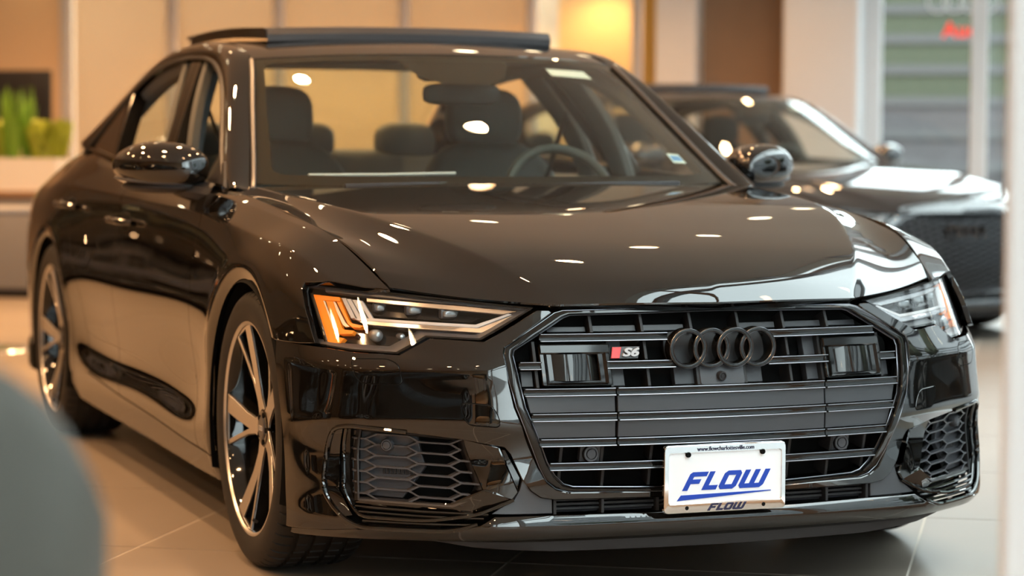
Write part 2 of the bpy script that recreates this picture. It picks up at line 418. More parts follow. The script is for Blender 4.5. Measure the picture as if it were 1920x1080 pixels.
_bk = [[(x - (.008 if z > .6 and x > .86 else 0), y, z) for x, y in zip(BUMP_X, r)] for z, r in zip(BUMP_Z, BUMP_Y)]
BUMP = Surf([0, 2, 4, 5, 6.05, 7.2, 8.45, 9.5, 10.4, 11.3], BUMP_Z[::-1], np.transpose(np.array(_bk)[::-1], (1, 0, 2)), creases=[5, 7], soft=.007, nrm=(.3, -1, 0))
def bump_u(x, z):
    """bumper column parameter at half width x, height z"""
    us = np.linspace(0, 11.3, 227); xx = BUMP.P(us, np.full(227, z))[:, 0]
    return float(np.interp(x, np.maximum.accumulate(xx), us))
def bump_y(x, z): return float(BUMP.P([bump_u(x, z)], [z])[0, 1])

# --- the plane of the radiator grille
GR_Z = [.20, .27, .30, .36, .39, .45, .50, .56, .60, .64, .676, .72]
GR_Y0 = [.095, .088, .080, .068, .060, .057, .062, .080, .095, .110, .127, .150]
def grille_y(x, z):
    return float((spline_basis(GR_Z, [z]) @ np.array(GR_Y0))[0]) + .22 * x * x
# --- headlamp cover: smooth polynomial y(x, z)
HPTS = np.array([(.432,.190,.697),(.565,.272,.713),(.721,.378,.729),(.867,.559,.731),(.874,.460,.598),(.728,.290,.590),(.655,.256,.628),(.561,.188,.626),(.800,.455,.731),(.815,.375,.593)])
_q = lambda x, z: np.stack([np.ones_like(x), x, x * x, x**3, z - .66, x * (z - .66)], -1)
_hc = np.linalg.lstsq(_q(HPTS[:, 0], HPTS[:, 2]), HPTS[:, 1], rcond=None)[0]
def lamp_y(x, z): return float(_q(np.array([x]), np.array([z]))[0] @ _hc)
# ---------------------------------------------------------------- the hall: building axes a (depth) and b (towards the window wall), turned 33 degrees to the car
TH = math.radians(57.0); E1 = np.array([math.cos(TH), math.sin(TH), 0]); E2 = np.array([math.sin(TH), -math.cos(TH), 0])
def ab(a, b, z=0.0): return E1 * a + E2 * b + np.array([0, 0, z])
def AB(vf):
    """points given as (a, b, z) to world (the frame is left-handed, so faces are turned over)"""
    V = np.asarray(vf[0]); return V[:, :1] * E1 + V[:, 1:2] * E2 + V[:, 2:] * np.array([0, 0, 1.]), [tuple(reversed(f)) for f in vf[1]]
RZ = -math.radians(90 - 57.0)
HC = 3.6
def structure(name, vf, mat, label, parent=None):
    o = mesh(name, *AB(vf), mat, parent, smooth=False)
    if parent is None: tag(o, label, kind='structure')
    return o
def room_materials():
    M['tile'] = material('beige_floor_tile', (.20, .170, .138), rough=.40, spec=.35, noise=(2.2, (.235, .20, .165), 1))
    M['grout'] = material('pale_grout', (.50, .45, .39), rough=.8)
    M['ceil'] = material('cream_ceiling', (.86, .79, .70), rough=.9)
    M['tan'] = material('tan_wall_paint', (.62, .44, .28), rough=.8)
    M['cream'] = material('cream_wall_paint', (.55, .43, .30), rough=.8)
    M['orange'] = material('ochre_wall_paint', (.72, .40, .16), rough=.8)
    M['whitep'] = material('white_painted_metal', (.62, .62, .63), rough=.45)
    M['post'] = material('silver_partition_post', (.55, .53, .53), rough=.4, metal=.3)
    M['brown'] = material('brown_wood_door', (.20, .125, .075), rough=.5, noise=(6, (.24, .15, .09), 1))
    M['gold'] = material('brass_strip', (.55, .36, .10), rough=.35, metal=.8)
    M['frost'] = glass('frosted_glass', (.78, .66, .52), rough=.2, frost=.45, fcol=(.60, .48, .34))
    M['pane'] = glass('window_glass', (.93, .97, .95), strength=.8)
    M['stone'] = material('grey_stone_block', (.055, .05, .052), rough=.9, noise=(3, (.10, .09, .092), 1))
    M['stone2'] = material('pale_stone_coping', (.080, .076, .076), rough=.9)
    M['hedge'] = material('green_hedge', (.045, .055, .032), rough=.9, noise=(14, (.07, .075, .05), 1))
    M['asphalt'] = material('pale_paving', (.20, .198, .20), rough=.9)
    M['bandglass'] = material('grey_window_band', (.08, .085, .095), rough=.4)
    M['bandwhite'] = material('pale_facade_band', (.40, .41, .42), rough=.8)
    M['chairc'] = material('grey_green_upholstery', (.06, .056, .045), rough=.6, spec=.4)
    M['tanpad'] = material('tan_upholstery', (.45, .28, .14), rough=.7)
    M['lamp'] = material('downlight_glow', (1, .9, .7), emit=(1.0, .80, .50), estr=38.0)
    M['trimw'] = material('downlight_trim', (.8, .78, .74), rough=.5)
    M['planter'] = material('white_planter', (.70, .68, .64), rough=.5)
    M['grey'] = material('grey_fabric_panel', (.20, .20, .21), rough=.9)
    M['leaf'] = material('fern_leaf', (.16, .32, .03), rough=.5, spec=.4)
    M['leaf2'] = material('yellow_green_leaf', (.40, .46, .05), rough=.5)
    M['screen'] = material('dark_screen', (.02, .02, .022), rough=.25)
    M['chrome2'] = material('table_base_chrome', (.7, .7, .7), rough=.2, metal=1.0)
    M['signred'] = material('red_sign_letters', (.8, .03, .02), rough=.5, emit=(1.0, .05, .02), estr=.8)
A0, A1, B0, B1 = -9.5, 14.0, -13.5, .80
def build_room():
    # floor slab with its tiles laid on a grid of pale joints
    fl = structure('floor', box(A0 - .2, A1 + .2, B0 - .2, B1 + .2, -.08, -.0012), M['grout'], 'large beige floor tiles with thin pale joints')
    T = 1.008; g = .0035; b0 = .362; a0 = .478
    tm = None; na = 0
    half = T / 2 - g; V, F = box(-half, half, -half, half, -.02, 0); V, F = AB((V, F)); near = []; far = []
    for i in range(-9, 14):
        for j in range(-14, 2):
            ca, cb = a0 + T * (i + .5), b0 + T * (j - .5)
            if not (A0 < ca < A1 and B0 < cb < B1 + .3): continue
            c = ab(ca, cb); v = c - np.array([-2.39, -4.90, 0]); az = math.degrees(math.atan2(v[0], v[1])); d = math.hypot(v[0], v[1])
            (near if 2 < az < 38 and d < 14 else far).append(c)
    for c in near:
        if tm is None: o = mesh('floor_tile', V, F, M['tile'], fl, smooth=False); tm = o.data
        else: o = link(bpy.data.objects.new('floor_tile', tm), fl)
        o.location = c
    o = mesh('floor_tile_field', *join([(V + c, F) for c in far]), M['tile'], fl, smooth=False); tag(o, kind='stuff')
    structure('ceiling', box(A0 - .2, A1 + .2, B0 - .2, B1 + .2, HC, HC + .1), M['ceil'], 'flat cream ceiling with recessed lights')
    structure('wall_left', box(A0, A1, B0 - .2, B0, 0, HC), M['cream'], 'cream painted wall of the hall')
    structure('wall_front', box(A0 - .2, A0, B0, B1, 0, HC), M['tan'], 'tan wall behind the camera')
    # back wall in sections with posts, frosted panes and openings (b positions)
    W = structure('wall_back', box(A1, A1 + .15, B0, -8.2, 0, HC), M['tan'], 'tan wall at the back of the hall')
    structure('wall_back.001', box(A1 + 1.6, A1 + 1.75, -8.2, -1.2, 0, HC), M['cream'], 'cream wall behind the frosted partition')
    structure('wall_back.002', box(A1 - .05, A1 + .1, -8.25, -7.62, 0, 2.62), M['tan'], 'tan wall section beside the planter')
    structure('wall_back.003', box(A1 + .9, A1 + 1.0, -3.42, -2.60, 0, HC), M['orange'], 'glowing ochre wall of the lit back office')
    structure('wall_back.004', box(A1 - .1, A1 + .15, -2.02, -1.30, 0, 2.6), M['brown'], 'brown timber door panel beside the white column')
    structure('trim_1', box(A1 - .2, A1 + .2, -8.2, -1.2, 2.62, HC), M['ceil'], 'soffit above the back partition')
    for k, b in enumerate((-7.60, -6.62, -5.66, -4.56, -3.46, -2.58)):
        structure('trim_%d' % (k + 2), cbox(A1 - .08, A1 + .06, b - .035, b + .035, 0, 2.62, .01), M['post'], 'silver post of the glazed partition')
    n = 1
    for b, b2, m in ((-7.56, -6.66, 'frost'), (-6.58, -5.70, 'frost'), (-5.62, -4.60, 'frost'), (-4.52, -3.50, 'frost'), (-3.42, -2.62, 'pane')):
        structure('window_%d' % n, box(A1 - .012, A1 - .004, b, b2, 0.02, 2.6), M[m], 'tall partition pane between silver posts'); n += 1
    structure('trim_9', box(A1 - .06, A1 + .02, -2.52, -2.42, 0, 2.62), M['gold'], 'narrow brass strip on the back wall')
    structure('trim_10', cbox(A1 - .3, A1 + .05, -2.38, -2.04, 0, HC, .02), M['whitep'], 'white post left of the brown door')
    structure('trim_11', cbox(A1 - .6, A1 + .05, -1.32, -.72, 0, HC, .03), M['whitep'], 'wide white column at the corner of the hall')
    structure('trim_12', cbox(A1 - .1, A1 + .05, -.74, -.58, 0, HC, .02), M['whitep'], 'white window jamb beside the column')
    structure('trim_13', box(A1 - .05, A1 + .05, -.58, B1, 0, .10), M['whitep'], 'white bottom rail of the end window')
    # end glazing and its mullion, then the long window wall on the right
    structure('window_6', box(A1 - .006, A1 + .006, -.58, B1 - .01, .10, HC), M['pane'], 'tall end window looking onto the terrace')
    structure('trim_14', cbox(A1 - 2.06, A1 - 1.94, .18, .30, 0, HC, .01), M['whitep'], 'slim white post of the end glazing')
    MUL = [A0, -7.1, -2.4] + [-.05 + 2.35 * i for i in range(6)] + [A1]
    for k, a in enumerate(MUL):
        structure('trim_%d' % (15 + k), cbox(a - .035, a + .035, B1 - (.175 if k == 2 else .08), B1 + .06, 0, HC, .01), M['whitep'], 'white mullion of the long window wall')
    structure('trim_30', box(A0, A1, B1 - .05, B1 + .05, 0, .12), M['whitep'], 'white bottom rail of the long window wall')
    structure('trim_31', box(A0, A1, B1 - .05, B1 + .05, 2.55, 2.63), M['whitep'], 'white transom of the long window wall')
    for k, (a, a2) in enumerate(zip(MUL[:-1], MUL[1:])):
        structure('window_%d' % (7 + k), box(a + .04, a2 - .04, B1 - .006, B1 + .006, .12, HC), M['pane'], 'pane of the long window wall')
    # outdoors: paving and a terraced stone slope
    structure('pavement', box(-40, 60, -60, 60, -.30, -.10), M['asphalt'], 'pale paving outside the windows')
def build_outdoors():
    def course(nm, a0, a1, b0, b1, z0, z1, mat, label, grp):
        o = mesh(nm, *AB(box(a0, a1, b0, b1, z0, z1)), M[mat], None, smooth=False); tag(o, label, 'terrace', grp)
    names = ['lowest', 'second', 'third', 'fourth', 'fifth', 'sixth', 'seventh', 'eighth', 'topmost']
    bl = empty('office_building', ab(4, 14.5)); tag(bl, 'tall office block with white and grey bands outside the long windows', 'building')
    c = ab(4, 14.5)
    def part(nm, v, m): V, F = AB(v); mesh(nm, V - c, F, M[m], bl, smooth=False)
    part('core', box(-30, 45, 15.0, 24, -.1, 15.5), 'stone')
    for k in range(9):
        part('white_band', box(-30, 45, 14.6, 15.0, 1.7 * k - .1, 1.7 * k + .85), 'bandwhite')
        part('window_band', box(-30, 45, 14.85, 15.0, 1.7 * k + .85, 1.7 * k + 1.6), 'bandglass')
        part('ledge', box(-30, 45, 14.4, 15.0, 1.7 * k + 1.22, 1.7 * k + 1.34), 'bandwhite')
    for k in range(9):
        course('terrace_wall', 24 + .5 * k, 24.5 + .5 * k, -8, 7.6, -.1, .42 * k + .30, 'stone' if k < 4 else 'hedge', ('stone' if k < 4 else 'planted') + ' course, %s from the bottom, beyond the end window' % names[k], 'courses beyond the end window')
        course('terrace_coping', 23.96 + .5 * k, 24.46 + .5 * k, -8, 7.6, .42 * k + .302, .42 * k + .42, 'stone2', 'pale coping on the %s course beyond the end window' % names[k], 'copings beyond the end window')
def build_trees():
    for n, (a, b, h) in enumerate(((-8.0, 8.5, 4.2), (2.2, 8.2, 5.0), (7.0, 8.4, 4.6))):
        c = ab(a, b, -.1); t = empty('garden_tree', c); tag(t, ['small round tree outside the window nearest the camera', 'tallest round tree outside the long windows', 'round tree outside the windows behind the saloon'][n], 'tree', 'trees outside the long windows')
        mesh('trunk', *tube([(0, 0, 0), (.05, .02, h * .4), (0, .05, h * .7)], .09, 8), M['brown'], t)
        for k in range(9):
            q = rng.uniform(-1, 1, 3); V, F = rbox((q[0] * .9, q[1] * .9, h * .72 + q[2] * .8), (.75, .75, .65), 2, 10)
            V = V + rng.normal(0, .05, V.shape); mesh('leaf_clump', V, F, M['hedge'], t)
def build_downlights():
    first = None; rows = 'window-side second third fourth fifth sixth'.split()
    k = 0
    for j in range(7):
        b = .70 - 1.45 * j
        if j == 0: continue
        for i in range(-4, 6):
            a = 2.65 + 2.3 * i + (.0 if j % 2 else .0)
            if a > A1 - .5 or a < A0 + .5: continue
            p = ab(a, b, HC)
            L = empty('ceiling_downlight', p); tag(L, 'round recessed ceiling downlight with warm glow and white trim ring', 'downlight', 'recessed downlights in the ceiling')
            if first is None:
                t = mesh('trim_ring', *lathe([(.072, .0), (.075, -.006), (.098, -.006), (.102, -.001)], 24, 'z'), M['trimw'], L)
                e = mesh('glowing_disc', *lathe([(.0001, -.003), (.072, -.003)], 24, 'z'), M['lamp'], L); first = (t.data, e.data)
            else:
                link(bpy.data.objects.new('trim_ring', first[0]), L); link(bpy.data.objects.new('glowing_disc', first[1]), L)
            d = bpy.data.lights.new('downlight_beam', 'SPOT'); d.energy = SPOT_W * (.45 if j < 2 else 1.0 if j == 2 else 1.25); d.color = (1.0, .54, .24); d.spot_size = math.radians(125); d.spot_blend = .6; d.shadow_soft_size = .07
            s = bpy.data.objects.new('downlight_beam', d); link(s, L); s.location = (0, 0, -.03)
    # wall washers over the back partition
    for n, b in enumerate((-7.9, -6.1, -5.15, -4.05, -3.0)):
        a = A1 + .55 if b > -3.2 else (A1 + .9 if b > -7.5 else A1 - .5)
        z = 2.55 if b > -7.5 else 2.9
        L = empty('wall_washer', ab(a, b, z)); tag(L, 'warm wall washer above the ' + ['tan wall', 'second frosted pane', 'third frosted pane', 'fourth frosted pane', 'ochre office'][n], 'wall light', 'wall washers over the back partition')
        mesh('washer_can', *lathe([(.0001, .07), (.06, .07), (.065, .0), (.055, .0), (.05, .05), (.0001, .05)], 20, 'z'), M['trimw'], L)
        d = bpy.data.lights.new('washer_beam', 'SPOT'); d.energy = 20 if b < -7.5 else (330 if b < -3.2 else 90); d.color = (1.0, .66, .32); d.spot_size = math.radians(130); d.spot_blend = .8; d.shadow_soft_size = .05
        link(bpy.data.objects.new('washer_beam', d), L)
def build_furniture():
    # planter with ferns on a grey panelled base, far left
    p = ab(9.9, -6.35); t = empty('planter_stand', p, RZ); tag(t, 'long white trough planter on a grey panelled base by the tan wall', 'planter')
    def put(nm, v, m): return mesh(nm, *v, m, t)
    put('grey_base', cbox(-.9, .55, -.22, .22, .06, .68, .02), M['grey'])
    put('base_plinth', cbox(-.85, .5, -.18, .18, 0, .06, .01), M['screen'])
    put('timber_top', cbox(-.92, .57, -.24, .24, .68, .735, .01), M['brown'])
    put('trough', join([box(-.80, .48, -.17, .17, .735, .76), box(-.80, .48, -.17, -.14, .76, .955), box(-.80, .48, .14, .17, .76, .955), box(-.80, -.77, -.14, .14, .76, .955), box(.45, .48, -.14, .14, .76, .955), box(-.77, .45, -.14, .14, .92, .94)]), M['planter'])
    for n, (x, h, k, sp, mt) in enumerate(((-.62, .24, 80, .19, 'leaf2'), (-.345, .34, 36, .12, 'leaf'), (-.10, .24, 80, .22, 'leaf2'), (.14, .44, 34, .16, 'leaf'), (.36, .24, 80, .20, 'leaf2'))):
        pl = empty('potted_fern', (np.array(p) + np.array([math.cos(RZ) * x, math.sin(RZ) * x, .957])).tolist()); tag(pl, ['low yellow-green fern at the left end of the white trough', 'tall dark-leaved plant second from the left in the trough', 'bushy yellow-green fern in the middle of the trough', 'tallest upright spiky plant in the white trough', 'low yellow-green fern at the right end of the trough'][n], 'plant', 'plants in the white trough')
        for q in range(k):
            a = rng.uniform(0, 6.28); l = h * rng.uniform(.7, 1.15); o = sp * rng.uniform(.4, 1.1); b0 = np.array([rng.uniform(-.10, .10), rng.uniform(-.09, .09), 0]); pts = [b0 + np.array([math.cos(a) * o * .6 * u * (1 if h < .25 else .55), math.sin(a) * o * u * .6, l * (u if h > .25 else math.sin(u * 1.75))]) for u in np.linspace(0, 1, 6)]
            P = np.zeros((6, 2, 3)); w = .040 if h < .25 else .026
            for i, c in enumerate(pts):
                d = np.array([-math.sin(a), math.cos(a), 0]) * w * math.sin(math.pi * (.12 + .86 * i / 5)); P[i, 0] = c - d; P[i, 1] = c + d
            v, f = grid_mesh(P); mesh('leaf', *thick(v, f, .002), M[mt], pl)
    # dark screen on a pole behind the planter
    c = ab(13.0, -7.55); s = empty('display_screen', c, RZ); tag(s, 'upright black display screen at the far left edge', 'screen')
    mesh('screen_panel', *cbox(-.50, .24, -.03, .03, 1.12, 1.66, .02), M['screen'], s); mesh('screen_pole', *lathe([(.03, 0), (.03, 1.2)], 16, 'z'), M['post'], s); mesh('screen_foot', *lathe([(.0001, .02), (.24, .015), (.25, 0)], 24, 'z'), M['post'], s)
    # round table with a chromed foot
    c = ab(5.9, -4.60); s = empty('pedestal_table', c); tag(s, 'small round table on a chromed disc foot at the left edge', 'table')
    mesh('foot', *lathe([(.0001, .035), (.06, .03), (.22, .012), (.23, 0)], 40, 'z'), M['chrome2'], s); mesh('column', *lathe([(.03, .03), (.03, .70)], 20, 'z'), M['chrome2'], s); mesh('table_top', *lathe([(.0001, .70), (.33, .70), (.34, .71), (.34, .725), (.33, .735), (.0001, .735)], 48, 'z'), M['grey'], s)
    # tub chair close to the lens, lower left
    c = np.array([-2.335, -2.80, 0]); s = empty('tub_chair', c, math.radians(-14)); tag(s, 'blurred grey-green tub chair close to the lens in the lower left corner', 'chair')
    P = np.zeros((25, 9, 3))
    for i, t in enumerate(np.linspace(-1, 1, 25)):
        q = math.radians(-90 + 118 * t); top = .955 - .33 * abs(t)**2.4
        for k, (rr, zz) in enumerate(((.31, .30), (.325, .55), (.335, .80), (.34, .95), (.32, 1.0), (.29, .97), (.27, .80), (.26, .60), (.255, .45))):
            P[i, k] = (rr * math.cos(q), rr * math.sin(q), .30 + (top - .30) * (zz - .30) / .70)
    v, f = grid_mesh(P); mesh('chair_back', v, f, M['chairc'], s); mesh('chair_seat', *rbox((0, .02, .40), (.27, .27, .09), 3, 12), M['tanpad'], s)
    for x in (-.18, .18):
        for y in (-.18, .18): mesh('leg', *tube([(x, y, .34), (x * 1.25, y * 1.25, 0)], .015, 8), M['post'], s)
    # sign with red lettering on the end glazing
    c = ab(A1 - .05, .06, 1.98); sg = empty('window_sign', c, RZ - math.radians(0)); tag(sg, 'red lettering with pale rings above it on the end window', 'sign')
    V, F = text_mesh('Audi', .17, .006, 0, .004); V = np.stack([V[:, 0], -V[:, 2], V[:, 1]], 1); mesh('sign_lettering', V, F, M['signred'], sg)
    for k in range(4): mesh('sign_ring', *lathe([(.075, -.006), (.092, -.006), (.092, .006), (.075, .006)], 36, 'y', (-.20 + .13 * k, 0, .23), closed=True), M['whitep'], sg)
# ---------------------------------------------------------------- the black saloon (car axes; copies of it stand elsewhere in the hall)
def gy(x, z):
    x = np.asarray(x, float); return spline_basis(GR_Z, np.atleast_1d(z)) @ np.array(GR_Y0) + .22 * x * x
def ly(x, z): return _q(np.abs(np.asarray(x, float)), np.asarray(z, float)) @ _hc
_gx = np.linspace(0, .928, 117); _gz = np.linspace(.15, .68, 54)
_U = np.linspace(0, 11.3, 260)
_by = np.zeros((117, 54))
for _j, _z in enumerate(_gz):
    _p = BUMP.P(_U, np.full(260, _z)); _by[:, _j] = np.interp(_gx, np.maximum.accumulate(_p[:, 0]) + np.arange(260) * 1e-9, _p[:, 1])
def by(x, z):
    x = np.clip(np.abs(np.asarray(x, float)), 0, .9279); z = np.clip(np.asarray(z, float), .1501, .6799)
    a = x / (_gx[1]); i = np.clip(a.astype(int), 0, 115); a = a - i; b = (z - .15) / (_gz[1] - _gz[0]); j = np.clip(b.astype(int), 0, 52); b = b - j
    return _by[i, j] * (1 - a) * (1 - b) + _by[i + 1, j] * a * (1 - b) + _by[i, j + 1] * (1 - a) * b + _by[i + 1, j + 1] * a * b
def slab(poly, fy, off=0.0, h=.02, depth=.012, lip=.0012, back=False): return panel(FS(fy, off), [poly] if np.ndim(poly[0]) == 1 or len(np.shape(poly)) == 2 else poly, h, flange=depth, lip=lip, back=back)
def rect(x0, x1, z0, z1): return np.array([(x0, z0), (x1, z0), (x1, z1), (x0, z1)])

M = {}
def car_materials():
    M['paint'] = material('black_car_paint', (.0035, .0032, .003), rough=.015, spec=.5, ior=1.8)
    M['paint2'] = material('dark_grey_car_paint', (.018, .019, .022), rough=.03, spec=.5, ior=1.8)
    M['gloss'] = material('gloss_black_trim', (.006, .006, .006), rough=.06, spec=.6)
    M['matte'] = material('matte_black_plastic', (.022, .021, .022), rough=.48, spec=.35)
    M['satin'] = material('satin_grey_plastic', (.052, .053, .059), rough=.36, spec=.5)
    M['dark'] = material('black_void_plastic', (.004, .004, .004), rough=.8, spec=.1)
    M['frit'] = material('black_glass_border', (.012, .009, .007), rough=.7, spec=.1)
    M['edge'] = material('edge_glint_metal', (.27, .27, .30), rough=.28, metal=1.0)  # grey metal standing in for daylight glints on gloss black edges
    M['rubber'] = material('tyre_rubber', (.016, .015, .014), rough=.62, spec=.3, bump=(900, .15, .0004))
    M['alu'] = material('machined_alloy', (.62, .60, .58), rough=.30, metal=1.0)
    M['chrome'] = material('chrome', (.86, .86, .86), rough=.07, metal=1.0)
    M['disc'] = material('brake_disc_steel', (.25, .25, .25), rough=.4, metal=1.0)
    M['glass'] = glass('windscreen_glass', (.80, .88, .83), ior=1.5, strength=1.0)
    M['dglass'] = glass('dark_tinted_glass', (.08, .09, .09), ior=1.55, strength=1.6)
    M['lens'] = glass('headlamp_cover', (.93, .94, .94), ior=1.45, strength=1.0)
    M['amber'] = material('amber_plastic', (1.0, .26, .01), rough=.3, spec=.5, emit=(1.0, .22, .0), estr=.25)
    M['drl'] = material('white_light_guide', (.50, .48, .48), rough=.35, spec=.6)
    M['silver'] = material('silver_reflector', (.42, .41, .42), rough=.25, metal=1.0)
    M['bulb'] = material('clear_projector_glass', (.35, .37, .38), rough=.05, metal=.6)
    M['leather'] = material('dark_leather', (.085, .088, .082), rough=.5, spec=.4)
    M['cloth'] = material('grey_headliner', (.16, .155, .145), rough=.9)
    M['white'] = material('plate_white', (.86, .86, .88), rough=.4)
    M['blue'] = material('plate_blue_print', (.002, .045, .40), rough=.45)
    M['navy'] = material('frame_dark_print', (.012, .012, .05), rough=.4)
    M['red'] = material('badge_red', (.75, .02, .02), rough=.25, spec=.6)
    M['badge'] = material('silver_badge_paint', (.62, .62, .64), rough=.35, metal=.3)
    M['paper'] = material('sticker_paper', (.75, .80, .76), rough=.7)
    M['sblue'] = material('sticker_blue', (.10, .30, .65), rough=.6)
    M['mirror'] = material('mirror_glass', (.8, .8, .8), rough=.02, metal=1.0)
    M['tail'] = material('tail_lamp_red', (.25, .01, .01), rough=.12, spec=.6)

# ---- wheels
def tyre_mesh():
    R = .352
    prof = [(.268, -.020, 0), (.272, -.008, 0), (.285, -.003, 0), (.305, 0, 0), (.322, -.003, 0), (.336, -.010, 0), (.3435, -.018, 1), (.348, -.028, 2), (.351, -.040, 2)]
    x = -.040
    for g in (-.062, -.104, -.150, -.192):
        prof += [(R, g + .007, 3), (R - .008, g + .0055, 0), (R - .008, g - .0055, 0), (R, g - .007, 3)]
    prof += [(.351, -.215, 2), (.348, -.227, 2), (.3435, -.237, 1), (.336, -.245, 0), (.322, -.252, 0), (.305, -.255, 0), (.285, -.252, 0), (.268, -.235, 0)]
    n = 60; ang = []
    for i in range(n):
        a = 2 * math.pi * i / n; w = 2 * math.pi / n
        ang += [(a, 1), (a + .13 * w, 1), (a + .17 * w, 0), (a + .97 * w, 0)]
    V = []; k = len(prof)
    for a, slot in ang:
        for r, h, f in prof:
            if slot and f: r -= (.0, .0035, .006, .003)[f]
            V.append((h, r * math.cos(a), r * math.sin(a)))
    F = []; m = len(ang)
    for i in range(m):
        i2 = (i + 1) % m
        for j in range(k - 1): F.append((i * k + j, i2 * k + j, i2 * k + j + 1, i * k + j + 1))
    return np.array(V), F
class WheelFace:
    def P(s, u, v):
        r = np.hypot(u, v); h = -.046 + .030 * np.clip((r - .04) / .22, 0, 1)**1.4 - s.o
        return np.stack([h, u, v], 1)
    def __init__(s, o=0.0): s.o = o
    def N(s, u, v): return np.tile(np.array([1., 0, 0]), (len(u), 1))
def build_wheel(car, y, sgn, wx, steer=0.0):
    """wheel at station y; outer sidewall at half width wx"""
    w = bpy.data.objects.new('wheel', None); w.empty_display_size = .1; w.location = (sgn * wx, y - ORG[1], .352); link(w, car)
    def put(name, vf, mat, sharp=32, mi=None): return mesh(name, vf[0], vf[1], mat, w, sharp=sharp, sgn=sgn, mi=mi)
    put('tyre', TYRE, M['rubber'], 28)
    put('rim', lathe([(.268, -.020), (.272, -.012), (.2715, -.0085), (.267, -.0085), (.262, -.014), (.258, -.030), (.250, -.06), (.245, -.12), (.250, -.20), (.262, -.235)], 96), [M['gloss'], M['alu']], 30,
        mi=[1 if j in (1, 2, 3) else 0 for i in range(96) for j in range(9)])
    for k in range(5):
        a = math.radians(72 * k - 2); ca, sa = math.cos(a), math.sin(a)
        def pol(p): q = np.asarray(p, float); return np.stack([q[:, 0] * ca - q[:, 1] * sa, q[:, 0] * sa + q[:, 1] * ca], 1)
        outer = [(.036, -.026), (.036, .026), (.075, .020), (.13, .030), (.20, .054), (.2635, .076), (.2635, -.064), (.20, -.044), (.13, -.025), (.075, -.019)]
        slot = [(.115, -.010), (.20, .008), (.256, .024), (.2565, -.051), (.19, -.031)]
        v1, f1 = panel(WheelFace(0), [pol(outer), pol(slot)], .016, flange=.004, lip=.001)
        v2, f2 = panel(WheelFace(.005), [pol(offset_poly(outer, -.003)), pol(slot)], .03, flange=.034, lip=.0005)
        put('spoke', join([(v1, f1), (v2, f2)]), [M['alu'], M['gloss']], 30, mi=[0] * len(f1) + [1] * len(f2))
        b = [(.05, -.012), (.05, .012), (.26, .028), (.26, -.028)]
        a2 = a + math.radians(36); ca, sa = math.cos(a2), math.sin(a2)
        put('inner_spoke', panel(WheelFace(.045), [pol(b)], .03, flange=.03, lip=.003), M['gloss'])
    put('hub', lathe([(.001, -.043), (.044, -.043), (.050, -.047), (.052, -.10)], 40), M['gloss'])
    put('centre_cap', lathe([(.001, -.0395), (.026, -.0395), (.030, -.042), (.031, -.046)], 32), M['satin'])
    for k in range(4):
        put('cap_ring', lathe([(.0052, -.0385), (.0066, -.0385), (.0066, -.0400), (.0052, -.0400)], 20, c=(0, -.0123 + .0082 * k, 0), closed=True), M['chrome'])
    for k in range(5):
        a = math.radians(72 * k + 40); put('wheel_bolt', lathe([(.001, -.0405), (.007, -.0405), (.008, -.047)], 12, c=(0, .0365 * math.cos(a), .0365 * math.sin(a))), M['dark'])
    put('brake_disc', lathe([(.06, -.105), (.185, -.105), (.187, -.107), (.187, -.135), (.06, -.135)], 64), M['disc'])
    put('brake_caliper', lathe([(.125, -.085), (.200, -.085), (.208, -.095), (.208, -.15), (.125, -.15)], 20, a0=math.radians(-40), a1=math.radians(50)), M['matte'])
    put('tyre_valve', tube([(-.03, .0, -.240), (-.018, .0, -.232)], .004), M['matte'])
    return w

